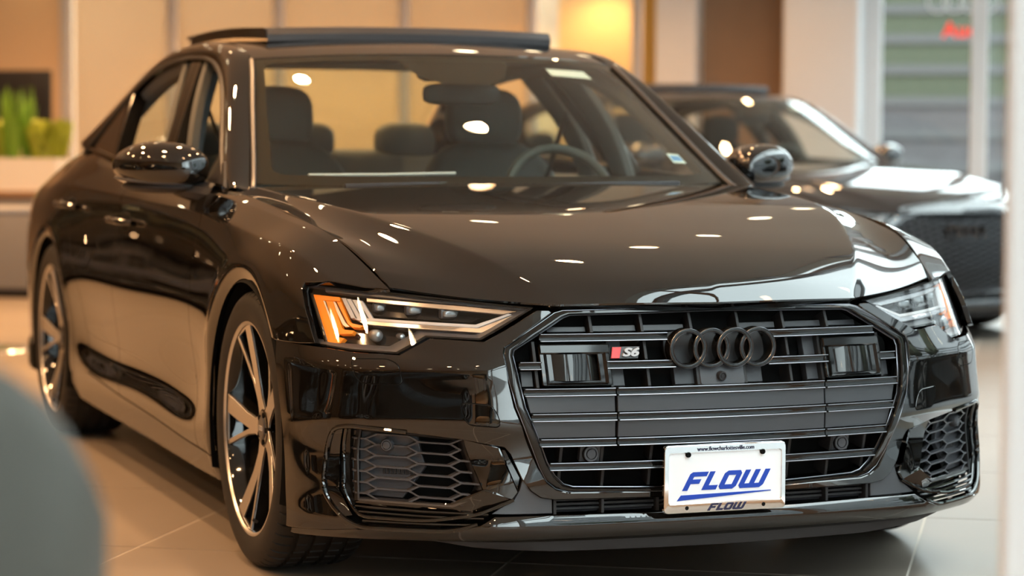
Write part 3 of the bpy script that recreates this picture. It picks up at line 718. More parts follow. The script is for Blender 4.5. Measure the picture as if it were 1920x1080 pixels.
ORG = np.array([0., 2.385, 0.])
def build_saloon(name):
    car = empty(name)
    def put(nm, vf, mat, sgn=1, sharp=32, parent=None, mi=None):
        return mesh(nm, vf[0], vf[1], mat, parent or car, sharp=sharp, sgn=sgn, off=ORG, mi=mi)
    paint = M['paint']
    # ---------------- hood
    half = [(0, 0), (.003, 1), (.004, 2), (.006, 2.6), (.012, 3.08), (.05, 3.085), (.25, 3.085), (.6, 3.085), (.97, 3.085), (1.0, 3.0), (1.0, 0)]
    class HoodS:
        def P(s, u, v):
            p = HOOD.P(u, np.abs(v)); p[:, 0] *= np.sign(v) + (v == 0); return p
        def N(s, u, v):
            n = HOOD.N(u, np.abs(v)); n[:, 0] *= np.sign(v) + (v == 0); return n
    hp = [(0.0, 0.0)] + half[1:-1]; hl = [(u, -v) for u, v in reversed(half[1:-1])]
    put('hood', panel(HoodS(), [[(0, 0)] + half[1:-1] + [(1, 0)] + hl], .014, 1.35, .25, flange=.022, lip=.003, lines=[[(.012, v), (.99, v)] for v in (-2.035, -2, -1.965, 1.965, 2, 2.035)]), paint)
    # ---------------- flank panels
    def sv(y, z): return (y, side_v(y, z))
    def arc(k, a0, a1, n=22, r=ARCH_R):
        cy, cz = ARCHES[k]; return [sv(cy + r * math.cos(math.radians(a)), cz + r * math.sin(math.radians(a))) for a in np.linspace(a0, a1, n)]
    SU, SV = 1.0, .11
    lampedge = [(.370, .06), (.378, .19), (.412, .69), (.470, 1.21), (.515, 1.52), (.542, 1.66), (.540, 1.86), (.517, 2.10), (.474, 2.65), (.434, 3.45)]
    fdoor_f = [(1.535, .02), (1.53, .7), (1.512, 1.24), (1.525, 1.95), (1.545, 2.62), (1.558, 3.93), (1.572, 5.0), (1.560, 6.0), (1.525, 6.9), (1.50, 7.28)]
    fdoor_r = [(2.640, .02), (2.632, .8), (2.620, 1.42), (2.660, 2.99), (2.675, 4.06), (2.69, 4.9), (2.70, 5.4), (2.665, 6.4), (2.60, 7.08)]
    rdoor_r = [(3.60, .02), (3.585, .8), (3.55, 1.5), (3.46, 2.3), (3.36, 3.2), (3.27, 4.0), (3.22, 5.0), (3.17, 6.2), (3.10, 6.88)]
    G = .0022
    sh = lambda L, d: [(y + d, v) for y, v in L]
    SC = lambda L: spl(L, 26).tolist()
    lampedge = [lampedge[0]] + lampedge[1:]
    fender = [(.372, .02)] + lampedge[1:] + [(.500, 3.51), (.585, 3.55)] + arc(0, 142, 6, 26)[0:0]
    a_front = arc(0, 137, -14, 30)
    fender = [(.372, .02)] + lampedge[1:] + [(.500, 3.53)] + a_front + [(1.318, 7.36)] + sh(SC(fdoor_f)[::-1], -G) + [(1.2, .02), (.8, .02), (.5, .02)]
    fdoor = sh(SC(fdoor_f), G) + [(1.9, 7.2), (2.3, 7.13)] + sh(SC(fdoor_r)[::-1], -G) + [(2.2, .02), (1.9, .02)]
    rdoor = sh(SC(fdoor_r), G) + sh(SC(rdoor_r)[::-1], -G) + [(3.2, .02)]
    quarter = sh(SC(rdoor_r), G) + [(3.16, 6.9)] + arc(1, 193, -10, 34) + [(4.5, 7.0), (4.85, 7.0), (4.85, .02), (4.4, .02), (4.0, .02)]
    sill = [(1.31, 7.40), (1.50, 7.33), (1.9, 7.25), (2.3, 7.18), (2.6, 7.13), (3.10, 6.94), (3.40, 6.9), (3.44, 7.5), (3.40, 8.0), (1.30, 8.0)]
    FL = [[(.4, v), (4.84, v)] for v in (.31, .35, .39, 1.16, 1.2, 1.24)]
    for s in (-1, 1):
        put('front_fender', panel(SIDE, [fender], .012, SU, SV, lines=FL), paint, s)
        d = put('front_door', panel(SIDE, [fdoor], .016, SU, SV, lines=FL), paint, s); handle(d, 2.50, .828, s)
        d = put('rear_door', panel(SIDE, [rdoor], .018, SU, SV, lines=FL), paint, s); handle(d, 3.45, .855, s)
        put('quarter_panel', panel(SIDE, [quarter], .02, SU, SV, lines=FL), paint, s)
        put('side_sill', panel(SIDE, [sill], .02, SU, SV), paint, s)
        for k in (0, 1):     # wheel-arch liner
            cy, cz = ARCHES[k]
            pr = [(.374, .928 if k == 0 else .930), (.392, .905), (.394, .55), (.05, .55)]
            v, f = lathe(pr, 40, 'x', (0, cy, cz), a0=math.radians(-22), a1=math.radians(202)); put('wheel_arch_liner', (v, [q[::-1] for q in f]), M['dark'], s)
    # ---------------- greenhouse frame: A-pillar, roof rail, C-pillar in one sweep
    I = [(.752,1.545,.935),(.734,1.60,.957),(.690,1.775,1.070),(.641,1.975,1.200),(.594,2.175,1.322),(.578,2.35,1.366),(.568,2.62,1.393),(.563,2.92,1.398),(.558,3.20,1.385),(.556,3.45,1.350),(.575,3.74,1.268),(.606,4.04,1.155),(.645,4.36,1.025)]
    O = [(.815,1.585,.937),(.800,1.68,.990),(.746,1.905,1.118),(.693,2.12,1.238),(.662,2.30,1.302),(.648,2.46,1.336),(.640,2.68,1.352),(.637,2.92,1.354),(.640,3.15,1.340),(.656,3.45,1.292),(.695,3.66,1.205),(.738,3.83,1.115),(.776,3.95,1.036)]
    T = np.linspace(0, 1, len(I)); K = []
    for (a, b) in zip(np.array(O), np.array(I)):
        nrm = np.array([.62, -.35 if b[1] < 2.2 else (0 if b[1] < 3.4 else .35), .70]); nrm /= np.linalg.norm(nrm)
        w = np.linalg.norm(a - b)
        K.append([a, a * .93 + b * .07 + nrm * .006, a * .6 + b * .4 + nrm * (.012 + .10 * w), a * .25 + b * .75 + nrm * (.010 + .05 * w), b + nrm * .001])
    GHS = Surf(T, [0, .12, .45, .78, 1.0], K, creases=[1], soft=.03, nrm=(.6, 0, .7))
    IC = lambda t: GHS.P(np.atleast_1d(t), np.ones(np.size(t)))
    class RightOnly: pass
    for s in (-1, 1):
        put('roof_rail_frame', panel(GHS, [[(0, 0), (1, 0), (1, 1), (0, 1)]], .014, 3.4, .12, flange=.03, lip=.0015), paint, s)
        # bright window surround line (black here) just under the frame, and the window-sill trim
        oc = spl(O, 60); put('window_trim', tube(oc + np.array([.002, 0, -.006]), .007, 6, flat=1.0), M['matte'], s)
        sl = np.array([SIDE.P([y], [0.0])[0] for y in np.linspace(1.60, 3.94, 40)]); put('window_sill_trim', tube(sl + np.array([.004, 0, .006]), .009, 6), M['gloss'], s)
    # door window frames: B-pillar cover and quarter-window divider on the tumblehome plane
    def gx(z): return .82 - .445 * (z - .94)
    class GlassPlane:
        def P(s, u, v): return np.stack([.822 - .43 * (v - .94) - .10 * (v - .94)**2 - np.clip(u - 2.9, 0, 9) * .012, u, v], 1)
        def N(s, u, v): return np.tile(np.array([.91, 0, .41]), (len(u), 1))
    GP = GlassPlane()
    bp = [(2.395, .985), (2.515, .99), (2.80, 1.351), (2.645, 1.349)]
    bpi = [(2.455, .985), (2.462, .99), (2.722, 1.350), (2.716, 1.350)]
    qd = [(3.33, 1.005), (3.375, 1.01), (3.585, 1.245), (3.555, 1.262)]
    oz = np.array(O)
    def otop(y): return float(np.interp(y, oz[:, 1], oz[:, 2]))
    qg = [(3.37, 1.012), (3.90, 1.038)] + [(y, otop(y) - .012) for y in (3.86, 3.74, 3.66, 3.59)]
    for s in (-1, 1):
        put('door_pillar_cover', panel(GP, [[bp[0], (2.452, .985), (2.714, 1.349), bp[3]]], .03, flange=.05, lip=.002), M['gloss'], s)
        put('door_pillar_cover', panel(GP, [[(2.458, .985), bp[1], bp[2], (2.720, 1.349)]], .03, flange=.05, lip=.002), M['gloss'], s)
        put('quarter_window_divider', panel(GP, [qd], .03, flange=.05, lip=.002), M['gloss'], s)
        put('quarter_window', panel(GP, [qg], .03, flange=.004), M['dglass'], s)
        # inner door frames seen through the open windows
        for yy, dy in ((2.30, .10), (2.60, .12)):
            a = np.array([(.74, yy + .05, .90), (.70, yy + .14, 1.10), (.60, yy + .33, 1.325)]); put('inner_pillar', tube(spl(a, 14), .045, 8, flat=.6), M['leather'], s)
        inn = spl([(x - .055, y + .02, z - .02) for x, y, z in O[1:]], 40); put('inner_roof_rail', tube(inn, .035, 8), M['cloth'], s)
        for y0, y1 in ((1.62, 2.55), (2.66, 3.5)):
            put('door_inner_panel', cbox(.70, .80, y0, y1, .45, .945 if y0 < 2 else .965, .03), M['leather'], s)
    # ---------------- roof, windscreen, rear window
    ti = np.linspace(0, 1, 200); icv = IC(ti)
    def inner_at_y(y): return np.array([np.interp(y, icv[:, 1], icv[:, 0]), y, np.interp(y, icv[:, 1], icv[:, 2])])
    K = []; ys = [2.185, 2.35, 2.6, 2.9, 3.2, 3.44]
    fy_c = [2.04, 2.25, 2.55, 2.9, 3.22, 3.50]; fz_c = [1.345, 1.388, 1.413, 1.420, 1.405, 1.366]
    for y, yc, zc in zip(ys, fy_c, fz_c):
        e = inner_at_y(y); row = []
        for t in (0, .35, .68, .9, 1.0):
            q = 1 - t; row.append((e[0] * t * .997, y * t * t + yc * (1 - t * t), e[2] + (zc - e[2]) * (1 - t**2.4)))
        K.append(row)
    ROOF = Surf(np.linspace(0, 1, 6), [0, .35, .68, .9, 1.0], K, nrm=(0, 0, 1))
    class Sym:
        def __init__(s, S): s.S = S
        def P(s, u, v): p = s.S.P(u, np.abs(v)); p[:, 0] *= np.where(v < 0, -1, 1); return p
        def N(s, u, v): n = s.S.N(u, np.abs(v)); n[:, 0] *= np.where(v < 0, -1, 1); return n
    put('roof', panel(Sym(ROOF), [[(.004, -.995), (.004, 0), (.004, .995), (1, .995), (1, -.995)]], .03, 1.3, .58, flange=.01), paint)
    put('headliner', (lambda vf: (vf[0] - np.array([0, 0, .035]), [f[::-1] for f in vf[1]]))(panel(Sym(ROOF), [[(.03, -.94), (.03, .94), (.97, .94), (.97, -.94)]], .08, 1.3, .58, flange=0)), M['cloth'])
    wb = [(0,1.405,.948),(.26,1.42,.948),(.52,1.478,.947),(.70,1.565,.945),(.733,1.60,.958)]
    K = []
    for t in (0, .3, .6, .85, 1.0):
        # side edge follows the pillar from base (t0) to top
        e = icv[np.argmin(abs(icv[:, 1] - (1.60 + (2.178 - 1.60) * t)))]
        cb = np.array([0, 1.405, .948]); ct = np.array([0, 2.035, 1.343]); cc = cb + (ct - cb) * t + np.array([0, -.012, .018]) * math.sin(math.pi * t)
        row = []
        for q, fall in ((0, 0), (.36, .10), (.70, .42), (.93, .84), (1.0, 1.0)):
            row.append((e[0] * q * .996, cc[1] + (e[1] - cc[1]) * fall, cc[2] + (e[2] - cc[2]) * (q**3)))
        K.append(row)
    WIND = Surf([0, .3, .6, .85, 1.0], [0, .36, .70, .93, 1.0], K, nrm=(0, -.5, .8)); WS = Sym(WIND)
    put('windscreen', panel(WS, [[(0, -.995), (0, .995), (1, .995), (1, -.995)]], .03, .75, .68, flange=.003), M['glass'])
    fr_o = np.array([(0.0, -.992), (0.0, .992), (.997, .992), (.997, -.992)]); fr_i = fillet([(.075, -.935), (.075, .935), (.955, .945), (.955, -.945)], .06)
    v, f = panel(WS, [fr_o, fr_i], .025, .75, .68, flange=0); put('windscreen_frit', (v - WIND.N([.5], [0.])[0] * .004, f), M['frit'])
    # dark camera field at the top centre
    v, f = panel(WS, [fillet([(.80, -.22), (.74, -.11), (.74, .11), (.80, .22), (.955, .30), (.955, -.30)], .04)], .03, .75, .68, flange=0); put('camera_field', (v - WIND.N([.5], [0.])[0] * .005, f), M['frit'])
    v, f = cbox(-.10, .10, 2.0, 2.10, 1.262, 1.325, .03); put('camera_housing', (v, f), M['matte'])
    put('camera_window', cbox(-.025, .03, 1.993, 2.002, 1.283, 1.305, .003), M['paper'])
    for nm, pts, mt in (('price_sticker', [(.835, .50), (.825, .745), (.895, .735), (.90, .50)], M['paper']), ('permit_sticker', [(.16, .80), (.155, .875), (.225, .87), (.23, .80)], M['paper'])):
        v, f = panel(WS, [pts], .04, .75, .68, flange=0); st = put(nm, (v - WIND.N([.5], [0.])[0] * .003, f), mt)
        c = np.mean(pts, 0); q = c + (np.array(pts) - c) * np.array([.55, .8])
        v, f = panel(WS, [q if nm == 'permit_sticker' else c + (np.array(pts) - c) * np.array([.28, .75])], .04, .75, .68, flange=0)
        mesh('sticker_print', v - WIND.N([.5], [0.])[0] * .0026, f, M['sblue'] if nm == 'permit_sticker' else M['white'], st, off=ORG)
    # gutters between windscreen and pillar
    for s in (-1, 1):
        put('pillar_gutter', tube(icv[2:68:3] + np.array([-.002, -.004, .006]), .0075, 6), M['satin'], s)
    K = []
    for t in (0, .35, .7, 1.0):
        e = inner_at_y(3.46 + (4.33 - 3.46) * t); row = []
        for q in (0, .4, .8, 1.0): row.append((e[0] * q * .99, e[1] + .075 * (1 - q * q), e[2] + .035 * (1 - q**2.2) * (1 - .6 * t)))
        K.append(row)
    REARW = Sym(Surf([0, .35, .7, 1.0], [0, .4, .8, 1.0], K, nrm=(0, .5, .8)))
    put('rear_window', panel(REARW, [[(0, -.99), (0, .99), (1, .99), (1, -.99)]], .05, .95, .6, flange=.003), M['glass'])
    # ---------------- tail (turned away from the camera, still a whole car)
    def q0(y): return SIDE.P([y], [0.0])[0]
    K = [[(q0(y)[0] * t * .995, y + (.03 if y > 4.8 else 0) * (1 - t * t), q0(y)[2] + .012 * (1 - t**3)) for t in (0, .5, .85, 1.0)] for y in (4.33, 4.5, 4.7, 4.85)]
    put('boot_lid', panel(Sym(Surf([0, .33, .7, 1.0], [0, .5, .85, 1.0], K, nrm=(0, 0, 1))), [[(0, -.995), (0, .995), (1, .995), (1, -.995)]], .04, .55, .68), paint)
    K = []
    for v in (0, 1.2, 2.7, 4.0, 6.0, 7.0):
        e = SIDE.P([4.85], [v])[0]; K.append([(e[0] * t, e[1] + (.085 + .02 * (v > 3)) * (1 - t**3), e[2]) for t in (0, .5, .85, 1.0)])
    put('rear_bumper', panel(Sym(Surf([0, 1.2, 2.7, 4.0, 6.0, 7.0], [0, .5, .85, 1.0], K, nrm=(0, 1, 0))), [[(0, -1), (0, 1), (7, 1), (7, -1)]], .05, .1, .7), paint)
    for s in (-1, 1): put('tail_lamp', cbox(.36, .74, 4.86, 4.925, .80, .87, .01), M['tail'], s)
    put('underbody', cbox(-.86, .86, .62, 4.8, .15, .30, .03), M['dark'])
    put('cowl_panel', panel(Sym(Surf([0, 1], [0, .5, 1.0], [[(0, 1.33, .925), (.4, 1.36, .925), (.78, 1.46, .915)], [(0, 1.44, .940), (.4, 1.46, .940), (.78, 1.60, .935)]], nrm=(0, 0, 1))), [[(0, -1), (0, 1), (1, 1), (1, -1)]], .05, .15, .8), M['matte'])
    for s0 in (.10, -.52):
        put('wiper', tube(spl([(s0, 1.415, .953), (s0 + .2, 1.43, .957), (s0 + .42, 1.475, .958)], 12), .008, 6), M['matte'])
    build_front(car, put); build_lamps(car, put); build_cabin(car, put); build_mirrors(car, put); build_sunroof(car, put, ROOF)
    for s in (-1, 1):
        build_wheel(car, .92, s, .928); build_wheel(car, 3.848, s, .930)
    return car

def handle(door, y, z, s):
    v = side_v(y, z); p = SIDE.P([y], [v])[0]
    g = spl([(p[0] + .004, y - .115, z - .006), (p[0] + .034, y - .085, z - .002), (p[0] + .040, y, z), (p[0] + .034, y + .085, z + .003), (p[0] + .004, y + .115, z + .004)], 24)
    V, F = tube(g, np.interp(np.linspace(0, 1, 24), [0, .15, .5, .85, 1], [.012, .015, .016, .015, .012]), 10, flat=.7, up=(1, 0, 0)); mesh('door_handle', V, F, M['paint'], door, sgn=s, off=ORG)
    V, F = rbox((p[0] - .004, y, z - .004), (.010, .075, .030), 2.4, 10); mesh('handle_recess', V, F, M['dark'], door, sgn=s, off=ORG)
# ---- nose: bumper skin, grille, badges, intakes, plate
class BumpSym:
    def P(s, u, v): p = BUMP.P(np.abs(u), v); p[:, 0] *= np.where(u < 0, -1, 1); return p
    def N(s, u, v): n = BUMP.N(np.abs(u), v); n[:, 0] *= np.where(u < 0, -1, 1); return n
def corr(inner, outer, fy, off=0.0, prof=((0, .02), (.15, .004), (.5, 0), (.85, .004), (1, .02)), closed=False, k=6):
    """moulding between two outlines with matching corners"""
    a = np.asarray(inner, float); b = np.asarray(outer, float); A = []; B = []; m = len(a)
    for i in range(m if closed else m - 1):
        for t in np.arange(k) / k: A.append(a[i] * (1 - t) + a[(i + 1) % m] * t); B.append(b[i] * (1 - t) + b[(i + 1) % m] * t)
    if closed: A.append(A[0]); B.append(B[0])
    else: A.append(a[-1]); B.append(b[-1])
    A = np.array(A); B = np.array(B); P = np.zeros((len(A), len(prof), 3))
    for j, (t, d) in enumerate(prof):
        q = A * (1 - t) + B * t; P[:, j] = np.stack([q[:, 0], fy(q[:, 0], q[:, 1]) + off + d, q[:, 1]], 1)
    V, F = grid_mesh(P); nn = np.zeros(3)
    for f in F[:: max(1, len(F) // 40)]: nn += np.cross(V[f[1]] - V[f[0]], V[f[2]] - V[f[0]])
    return V, ([q[::-1] for q in F] if nn[1] > 0 else F)
BAR = [(.034, .0075), (.004, .0092), (.0005, .0088), (-.0010, .0078), (-.0006, .0066), (.003, .0056), (.0045, .003), (.005, -.002), (.004, -.0046), (-.0005, -.0052), (-.0028, -.0062), (-.0034, -.0078), (-.0022, -.0094), (.003, -.0102), (.034, -.0097)]
def bar(x0, x1, z, off=0.0, prof=BAR, n=None, sc=1.0):
    n = n or max(2, int(abs(x1 - x0) / .04) + 1); P = np.zeros((n, len(prof), 3))
    for i, x in enumerate(np.linspace(x0, x1, n)):
        y = float(gy(x, z)[0]) + off
        for j, (dy, dz) in enumerate(prof): P[i, j] = (x, y + dy, z + dz * sc)
    V, F = grid_mesh(P, True); k = len(prof); F += [tuple(range(k)), tuple((n - 1) * k + j for j in range(k))[::-1]]
    return V, F
def gbar(put, x0, x1, z, s):
    b = put('grille_bar', bar(x0, x1, z), M['gloss'], s); xs = np.linspace(x0 + .002, x1 - .002, max(2, int((x1 - x0) / .04) + 1))
    for dy, dz, r in ((-.0004, .0078, .0010), (-.0030, -.0078, .0015)):
        V, F = tube([(x, float(gy(x, z)[0]) + dy, z + dz) for x in xs], r, 6); mesh('bar_edge_glint', V, F, M['edge'], b, sgn=s, off=ORG)  # thin metal tubes draw the highlights along the bar's gloss edges
def letters(word, h, shear, width=1.0):
    """chunky slanted capitals, as outlines"""
    G = {'F': (1.0, [[(0, 0), (.30, 0), (.30, .36), (.82, .36), (.82, .60), (.30, .60), (.30, .76), (1.05, .76), (1.05, 1), (.12, 1), (0, .9)]]),
         'L': (.80, [[(0, 0), (.86, 0), (.86, .24), (.30, .24), (.30, 1), (0, 1)]]),
         'O': (1.05, [[(0, .16), (.16, 0), (.90, 0), (1.05, .14), (1.05, .84), (.89, 1), (.15, 1), (0, .86)], [(.30, .24), (.30, .76), (.75, .76), (.75, .24)]]),
         'W': (1.5, [[(0, 1), (0, .16), (.16, 0), (1.34, 0), (1.5, .16), (1.5, 1), (1.2, 1), (1.2, .24), (.9, .24), (.9, 1), (.6, 1), (.6, .24), (.30, .24), (.30, 1)]])}
    x = 0; out = []
    for c in word:
        w, ps = G[c]; out.append([np.array([((x + a + shear * b) * h * width, (b - .5) * h) for a, b in p]) for p in ps]); x += w + .16
    tot = (x - .16 + shear) * h * width
    return [[p - np.array([tot / 2, 0]) for p in ps] for ps in out]
def flat(y0): return lambda x, z: np.full(np.shape(np.atleast_1d(x)), y0) + 0 * np.atleast_1d(z)
INNER = [(0, .281), (.155, .281), (.360, .288), (.383, .295), (.405, .316), (.425, .348), (.451, .407), (.479, .476), (.489, .534), (.496, .590), (.492, .602), (.368, .674), (.352, .679), (0, .684)]
OUTER = [(0, .2705), (.155, .271), (.377, .276), (.406, .284), (.428, .302), (.448, .337), (.478, .405), (.505, .476), (.517, .534), (.523, .596), (.519, .611), (.392, .687), (.372, .692), (0, .698)]
def full(half): h = np.asarray(half, float); return np.vstack([h, (h[1:-1] * [-1, 1])[::-1]])
def build_front(car, put):
    paint = M['paint']
    U = lambda x, z: (bump_u(x, z), z)
    half = [(0, .2695), (.154, .270), (.379, .275), (.407, .283), (.430, .300), (.450, .335), (.480, .405), (.507, .476), (.519, .534), (.525, .597), (.521, .612), (.400, .6865), (.404, .690), (.429, .6905), (.509, .648), (.559, .6215), (.664, .6255), (.729, .5875), (.812, .5895), (.872, .597)]
    h2 = [U(*p) for p in half] + [(11.3, .603), (11.3, .55), (11.3, .5), (11.3, .43), (11.3, .36), (11.3, .25), (11.3, .170)]
    fog = [(.865, .178), (.815, .186), (.846, .204), (.865, .232), (.877, .261), (.879, .288), (.872, .355), (.865, .397), (.857, .419), (.831, .425), (.726, .413), (.614, .401), (.545, .388), (.522, .384), (.508, .368), (.484, .312), (.464, .284), (.442, .2685), (.41, .2625), (0, .259)]
    h2 += [U(*p) for p in fog]; h2 = np.array(h2); h2[0, 0] = h2[-1, 0] = 0
    put('front_bumper', panel(BumpSym(), [np.vstack([h2, (h2[1:-1] * [-1, 1])[::-1]])], .012, .092, 1.0, flange=.016, lip=.002), paint)
    # splitter lip and under-tray
    lip = [(0, .221), (.41, .225), (.545, .223), (.578, .203), (.636, .1855), (.80, .1845), (.865, .1765), (.927, .168), (.927, .156), (.80, .160), (.6, .164), (.3, .162), (0, .161)]
    lh = np.array([U(*p) for p in lip]); lh[0, 0] = lh[-1, 0] = 0
    class LipS(BumpSym):
        def P(s, u, v):
            p = super().P(u, v); t = np.clip((.222 - v) / .06, 0, 1); p[:, 1] += -.010 + .016 * (t - .35)**2 * 4; return p
    put('front_lip', panel(LipS(), [np.vstack([lh, (lh[1:-1] * [-1, 1])[::-1]])], .012, .092, 1.0, flange=.02, lip=.002), paint)
    tray = full([(0, .136), (.40, .139), (.58, .150), (.66, .162), (.5, .166), (.3, .164), (0, .163)])
    put('under_tray', slab(tray, by, .018, .05, .25), M['matte'])
    # -------- grille
    put('grille_backing', slab(full(INNER), gy, .062, .06, .004), M['dark'])
    put('grille_frame', corr(full(INNER), full(OUTER), gy, -.007, ((0, .055), (.03, .014), (.20, .003), (.32, 0), (.72, .0), (.86, .0015), (.93, .007), (1, .022)), True, 5), M['gloss'], sharp=25)
    fi = dens(np.array(full(INNER)) * 1.0, .03); fo = dens(offset_poly(full(OUTER), .002), .03)
    for q_, r_, o_ in ((fi, .0013, .006), (fo, .0010, -.0050)): put('frame_edge_glint', tube(np.stack([q_[:, 0], gy(q_[:, 0], q_[:, 1]) + o_, q_[:, 1]], 1), r_, 6, closed=True), M['edge'])  # bright lines of light on the frame, added as metal tubes
    for s in (-1, 1):
        gbar(put, .128, .432, .6295, s); gbar(put, .118, .286, .5675, s); gbar(put, .436, .486, .5675, s)
        for z, x1 in ((.508, .481), (.451, .466), (.393, .446)): gbar(put, .2695, x1, z, s)
        gbar(put, .10, .420, .3365, s)
        for p in ([(.271, .462), (.466, .462), (.474, .497), (.271, .497)], [(.271, .404), (.450, .404), (.460, .440), (.271, .440)]): put('grille_panel', slab(p, gy, .010, .05, .02), M['satin'], s)
        for x, z0, z1 in ((.061, .640, .680), (.183, .640, .678), (.305, .640, .676), (.183, .578, .622), (.183, .518, .558), (.061, .518, .560), (.272, .518, .620), (.178, .346, .384), (.178, .286, .328), (.290, .286, .328), (.296, .346, .384), (.392, .346, .384), (.392, .300, .328), (.445, .518, .62)):
            put('grille_rib', slab(rect(x - .003, x + .003, z0, z1), gy, .014, .05, .045), M['matte'], s)
        for x0, x1, z0, z1, o in ((.236, .268, .518, .620, .032), (.064, .112, .518, .556, .032), (.449, .474, .519, .552, .034), (.30, .346, .346, .385, .018), (.07, .17, .640, .652, .040), (.19, .30, .640, .652, .040), (.31, .40, .640, .650, .040)):
            put('grille_blank', slab(rect(x0, x1, z0, z1), gy, o, .05, .02), M['satin'], s)
        # radar units with a bulged dark window
        hous = fillet(rect(.277, .436, .524, .614), .004); hole = fillet(rect(.302, .411, .533, .594), .003)
        r = put('radar_sensor', panel(FS(gy, .002), [hous, hole], .02, flange=.035, lip=.002), M['gloss'], s)
        V, F = slab(rect(.278, .435, .597, .613), gy, -.004, .04, .01, .003); mesh('sensor_brow', V, F, M['gloss'], r, sgn=s, off=ORG)
        V, F = corr(rect(.302, .411, .533, .594), rect(.286, .428, .527, .597), gy, -.004, ((0, .022), (.1, .014), (1, .0), (1.04, .008)), True); mesh('sensor_bezel', V, F, M['gloss'], r, sgn=s, off=ORG)
        P = np.zeros((21, 4, 3))
        for i, t in enumerate(np.linspace(-1, 1, 21)):
            for j, z in enumerate((.534, .553, .574, .593)): P[i, j] = (.3565 + .054 * t, float(gy(.3565, z)[0]) + .016 * t * t - .006 + .028 * (.3565 + .054 * t - .3565), z)
        V, F = grid_mesh(P, True); mesh('sensor_window', V, F, M['gloss'], r, sgn=s, off=ORG)
        # parking sensors in the grille
        y = float(gy(.323, .364)[0]) + .016
        q = put('parking_sensor', lathe([(.0185, -.004), (.0175, -.008), (.0135, -.008), (.0125, -.004), (.0115, -.004), (.0105, -.0085), (.0001, -.0085)], 28, 'y', (.323, y, .364)), M['satin'], s)
        V, F = lathe([(.0200, -.001), (.0190, -.0055), (.0180, -.001)], 28, 'y', (.323, y, .364)); mesh('sensor_ring', V, F, M['dark'], q, sgn=s, off=ORG)
        # lower grille slats
        for z in (.236, .246, .256): put('lower_grille_slat', slab(rect(.012, .405, z - .0022, z + .0022), by, .030, .06, .02), M['matte'], s)
        for x in (.06, .155, .290, .404): put('lower_grille_rib', slab(rect(x - .003, x + .003, .226, .263), by, .014, .06, .03), M['matte'], s)
        build_intake(car, put, s)
        for pts in ([(.822, .575), (.753, .577), (.737, .568), (.729, .522), (.806, .523), (.818, .540)], [(.617, .484), (.555, .480), (.541, .455), (.537, .432), (.602, .436), (.612, .461)]):
            pf = fillet(pts, .012); w = put('washer_cover', slab(pf, by, -.0012, .012, .004, .001), paint, s)
            rp = dens(offset_poly(pf, -.0018), .006); V, F = tube(np.stack([rp[:, 0], by(rp[:, 0], rp[:, 1]) + .0004, rp[:, 1]], 1), .0011, 5, closed=True); mesh('cover_gap', V, F, M['dark'], w, sgn=s, off=ORG)
    for z in (.508, .451, .393): gbar(put, -.2665, .2665, z, 1)
    for z0, z1 in ((.462, .497), (.404, .440)): put('grille_panel', slab(rect(-.2645, .2645, z0, z1), gy, .007, .05, .02), M['satin'])
    put('lower_grille_backing', slab(full([(0, .222), (.42, .225), (.42, .266), (0, .262)]), by, .055, .08, .01), M['dark'])
    put('lower_grille_pipe', tube([(x, float(by(x, .234)) + .046, .232) for x in np.linspace(-.40, .40, 12)], .007, 8), M['satin'])
    put('camera_mount', slab(fillet(rect(-.056, .056, .5175, .560), .006), gy, .012, .03, .03, .004), M['satin'])
    y = float(gy(.0, .536)[0]) + .010
    q = put('front_camera', lathe([(.0115, .004), (.0112, -.006), (.0095, -.009), (.0075, -.009), (.0065, -.006), (.0045, -.006), (.004, -.0075), (.0001, -.0080)], 24, 'y', (-.004, y, .536)), M['matte'])
    # -------- four rings
    yr = .078; R0, R1 = .0368, .0472; dx = (.2735 - 2 * R1) / 3
    for k in range(4):
        c = (-1.5 * dx + dx * k, yr + .0012 * (k % 2) + .22 * (1.5 * dx - dx * k)**2 * .6, .601)
        er = put('emblem_ring', lathe([(R0, .030), (R0, .003), (R0 + .001, .0012), (R0 + .003, 0), (R1 - .003, 0), (R1 - .001, .0012), (R1, .003), (R1, .030)], 72, 'y', c), M['gloss'], sharp=40)
        for rr in (R0 + .0008, R1 - .0008): V, F = lathe([(rr - .0007, .0008), (rr, -.0002), (rr + .0007, .0008), (rr, .0016)], 64, 'y', c, closed=True); mesh('ring_edge_glint', V, F, M['edge'], er, off=ORG)  # highlight on each ring's rims, built in as thin metal
    put('emblem_backing', slab(fillet(rect(-.128, .128, .565, .637), .03), gy, .034, .03, .01), M['matte'])
    # -------- model badge
    b = [(-.272, .5815), (-.2655, .607), (-.200, .607), (-.2075, .5815)]
    q = put('model_badge', slab(b, gy, .004, .03, .010, .001), M['satin'])
    V, F = slab([(-.2712, .5823), (-.2652, .6062), (-.2445, .6062), (-.2525, .5823)], gy, .0025, .03, .003, .0008); mesh('badge_red_field', V, F, M['red'], q, off=ORG)
    V, F = text_mesh('S6', .030, .0025, .25, .0012); V = np.stack([V[:, 0] * 1.32 - .2265, gy(V[:, 0] * 1.32 - .2265, np.full(len(V), .594)) - .001 - V[:, 2], V[:, 1] * .86 + .5945], 1); mesh('badge_lettering', V, F, M['badge'], q, off=ORG)
    build_plate(car, put)

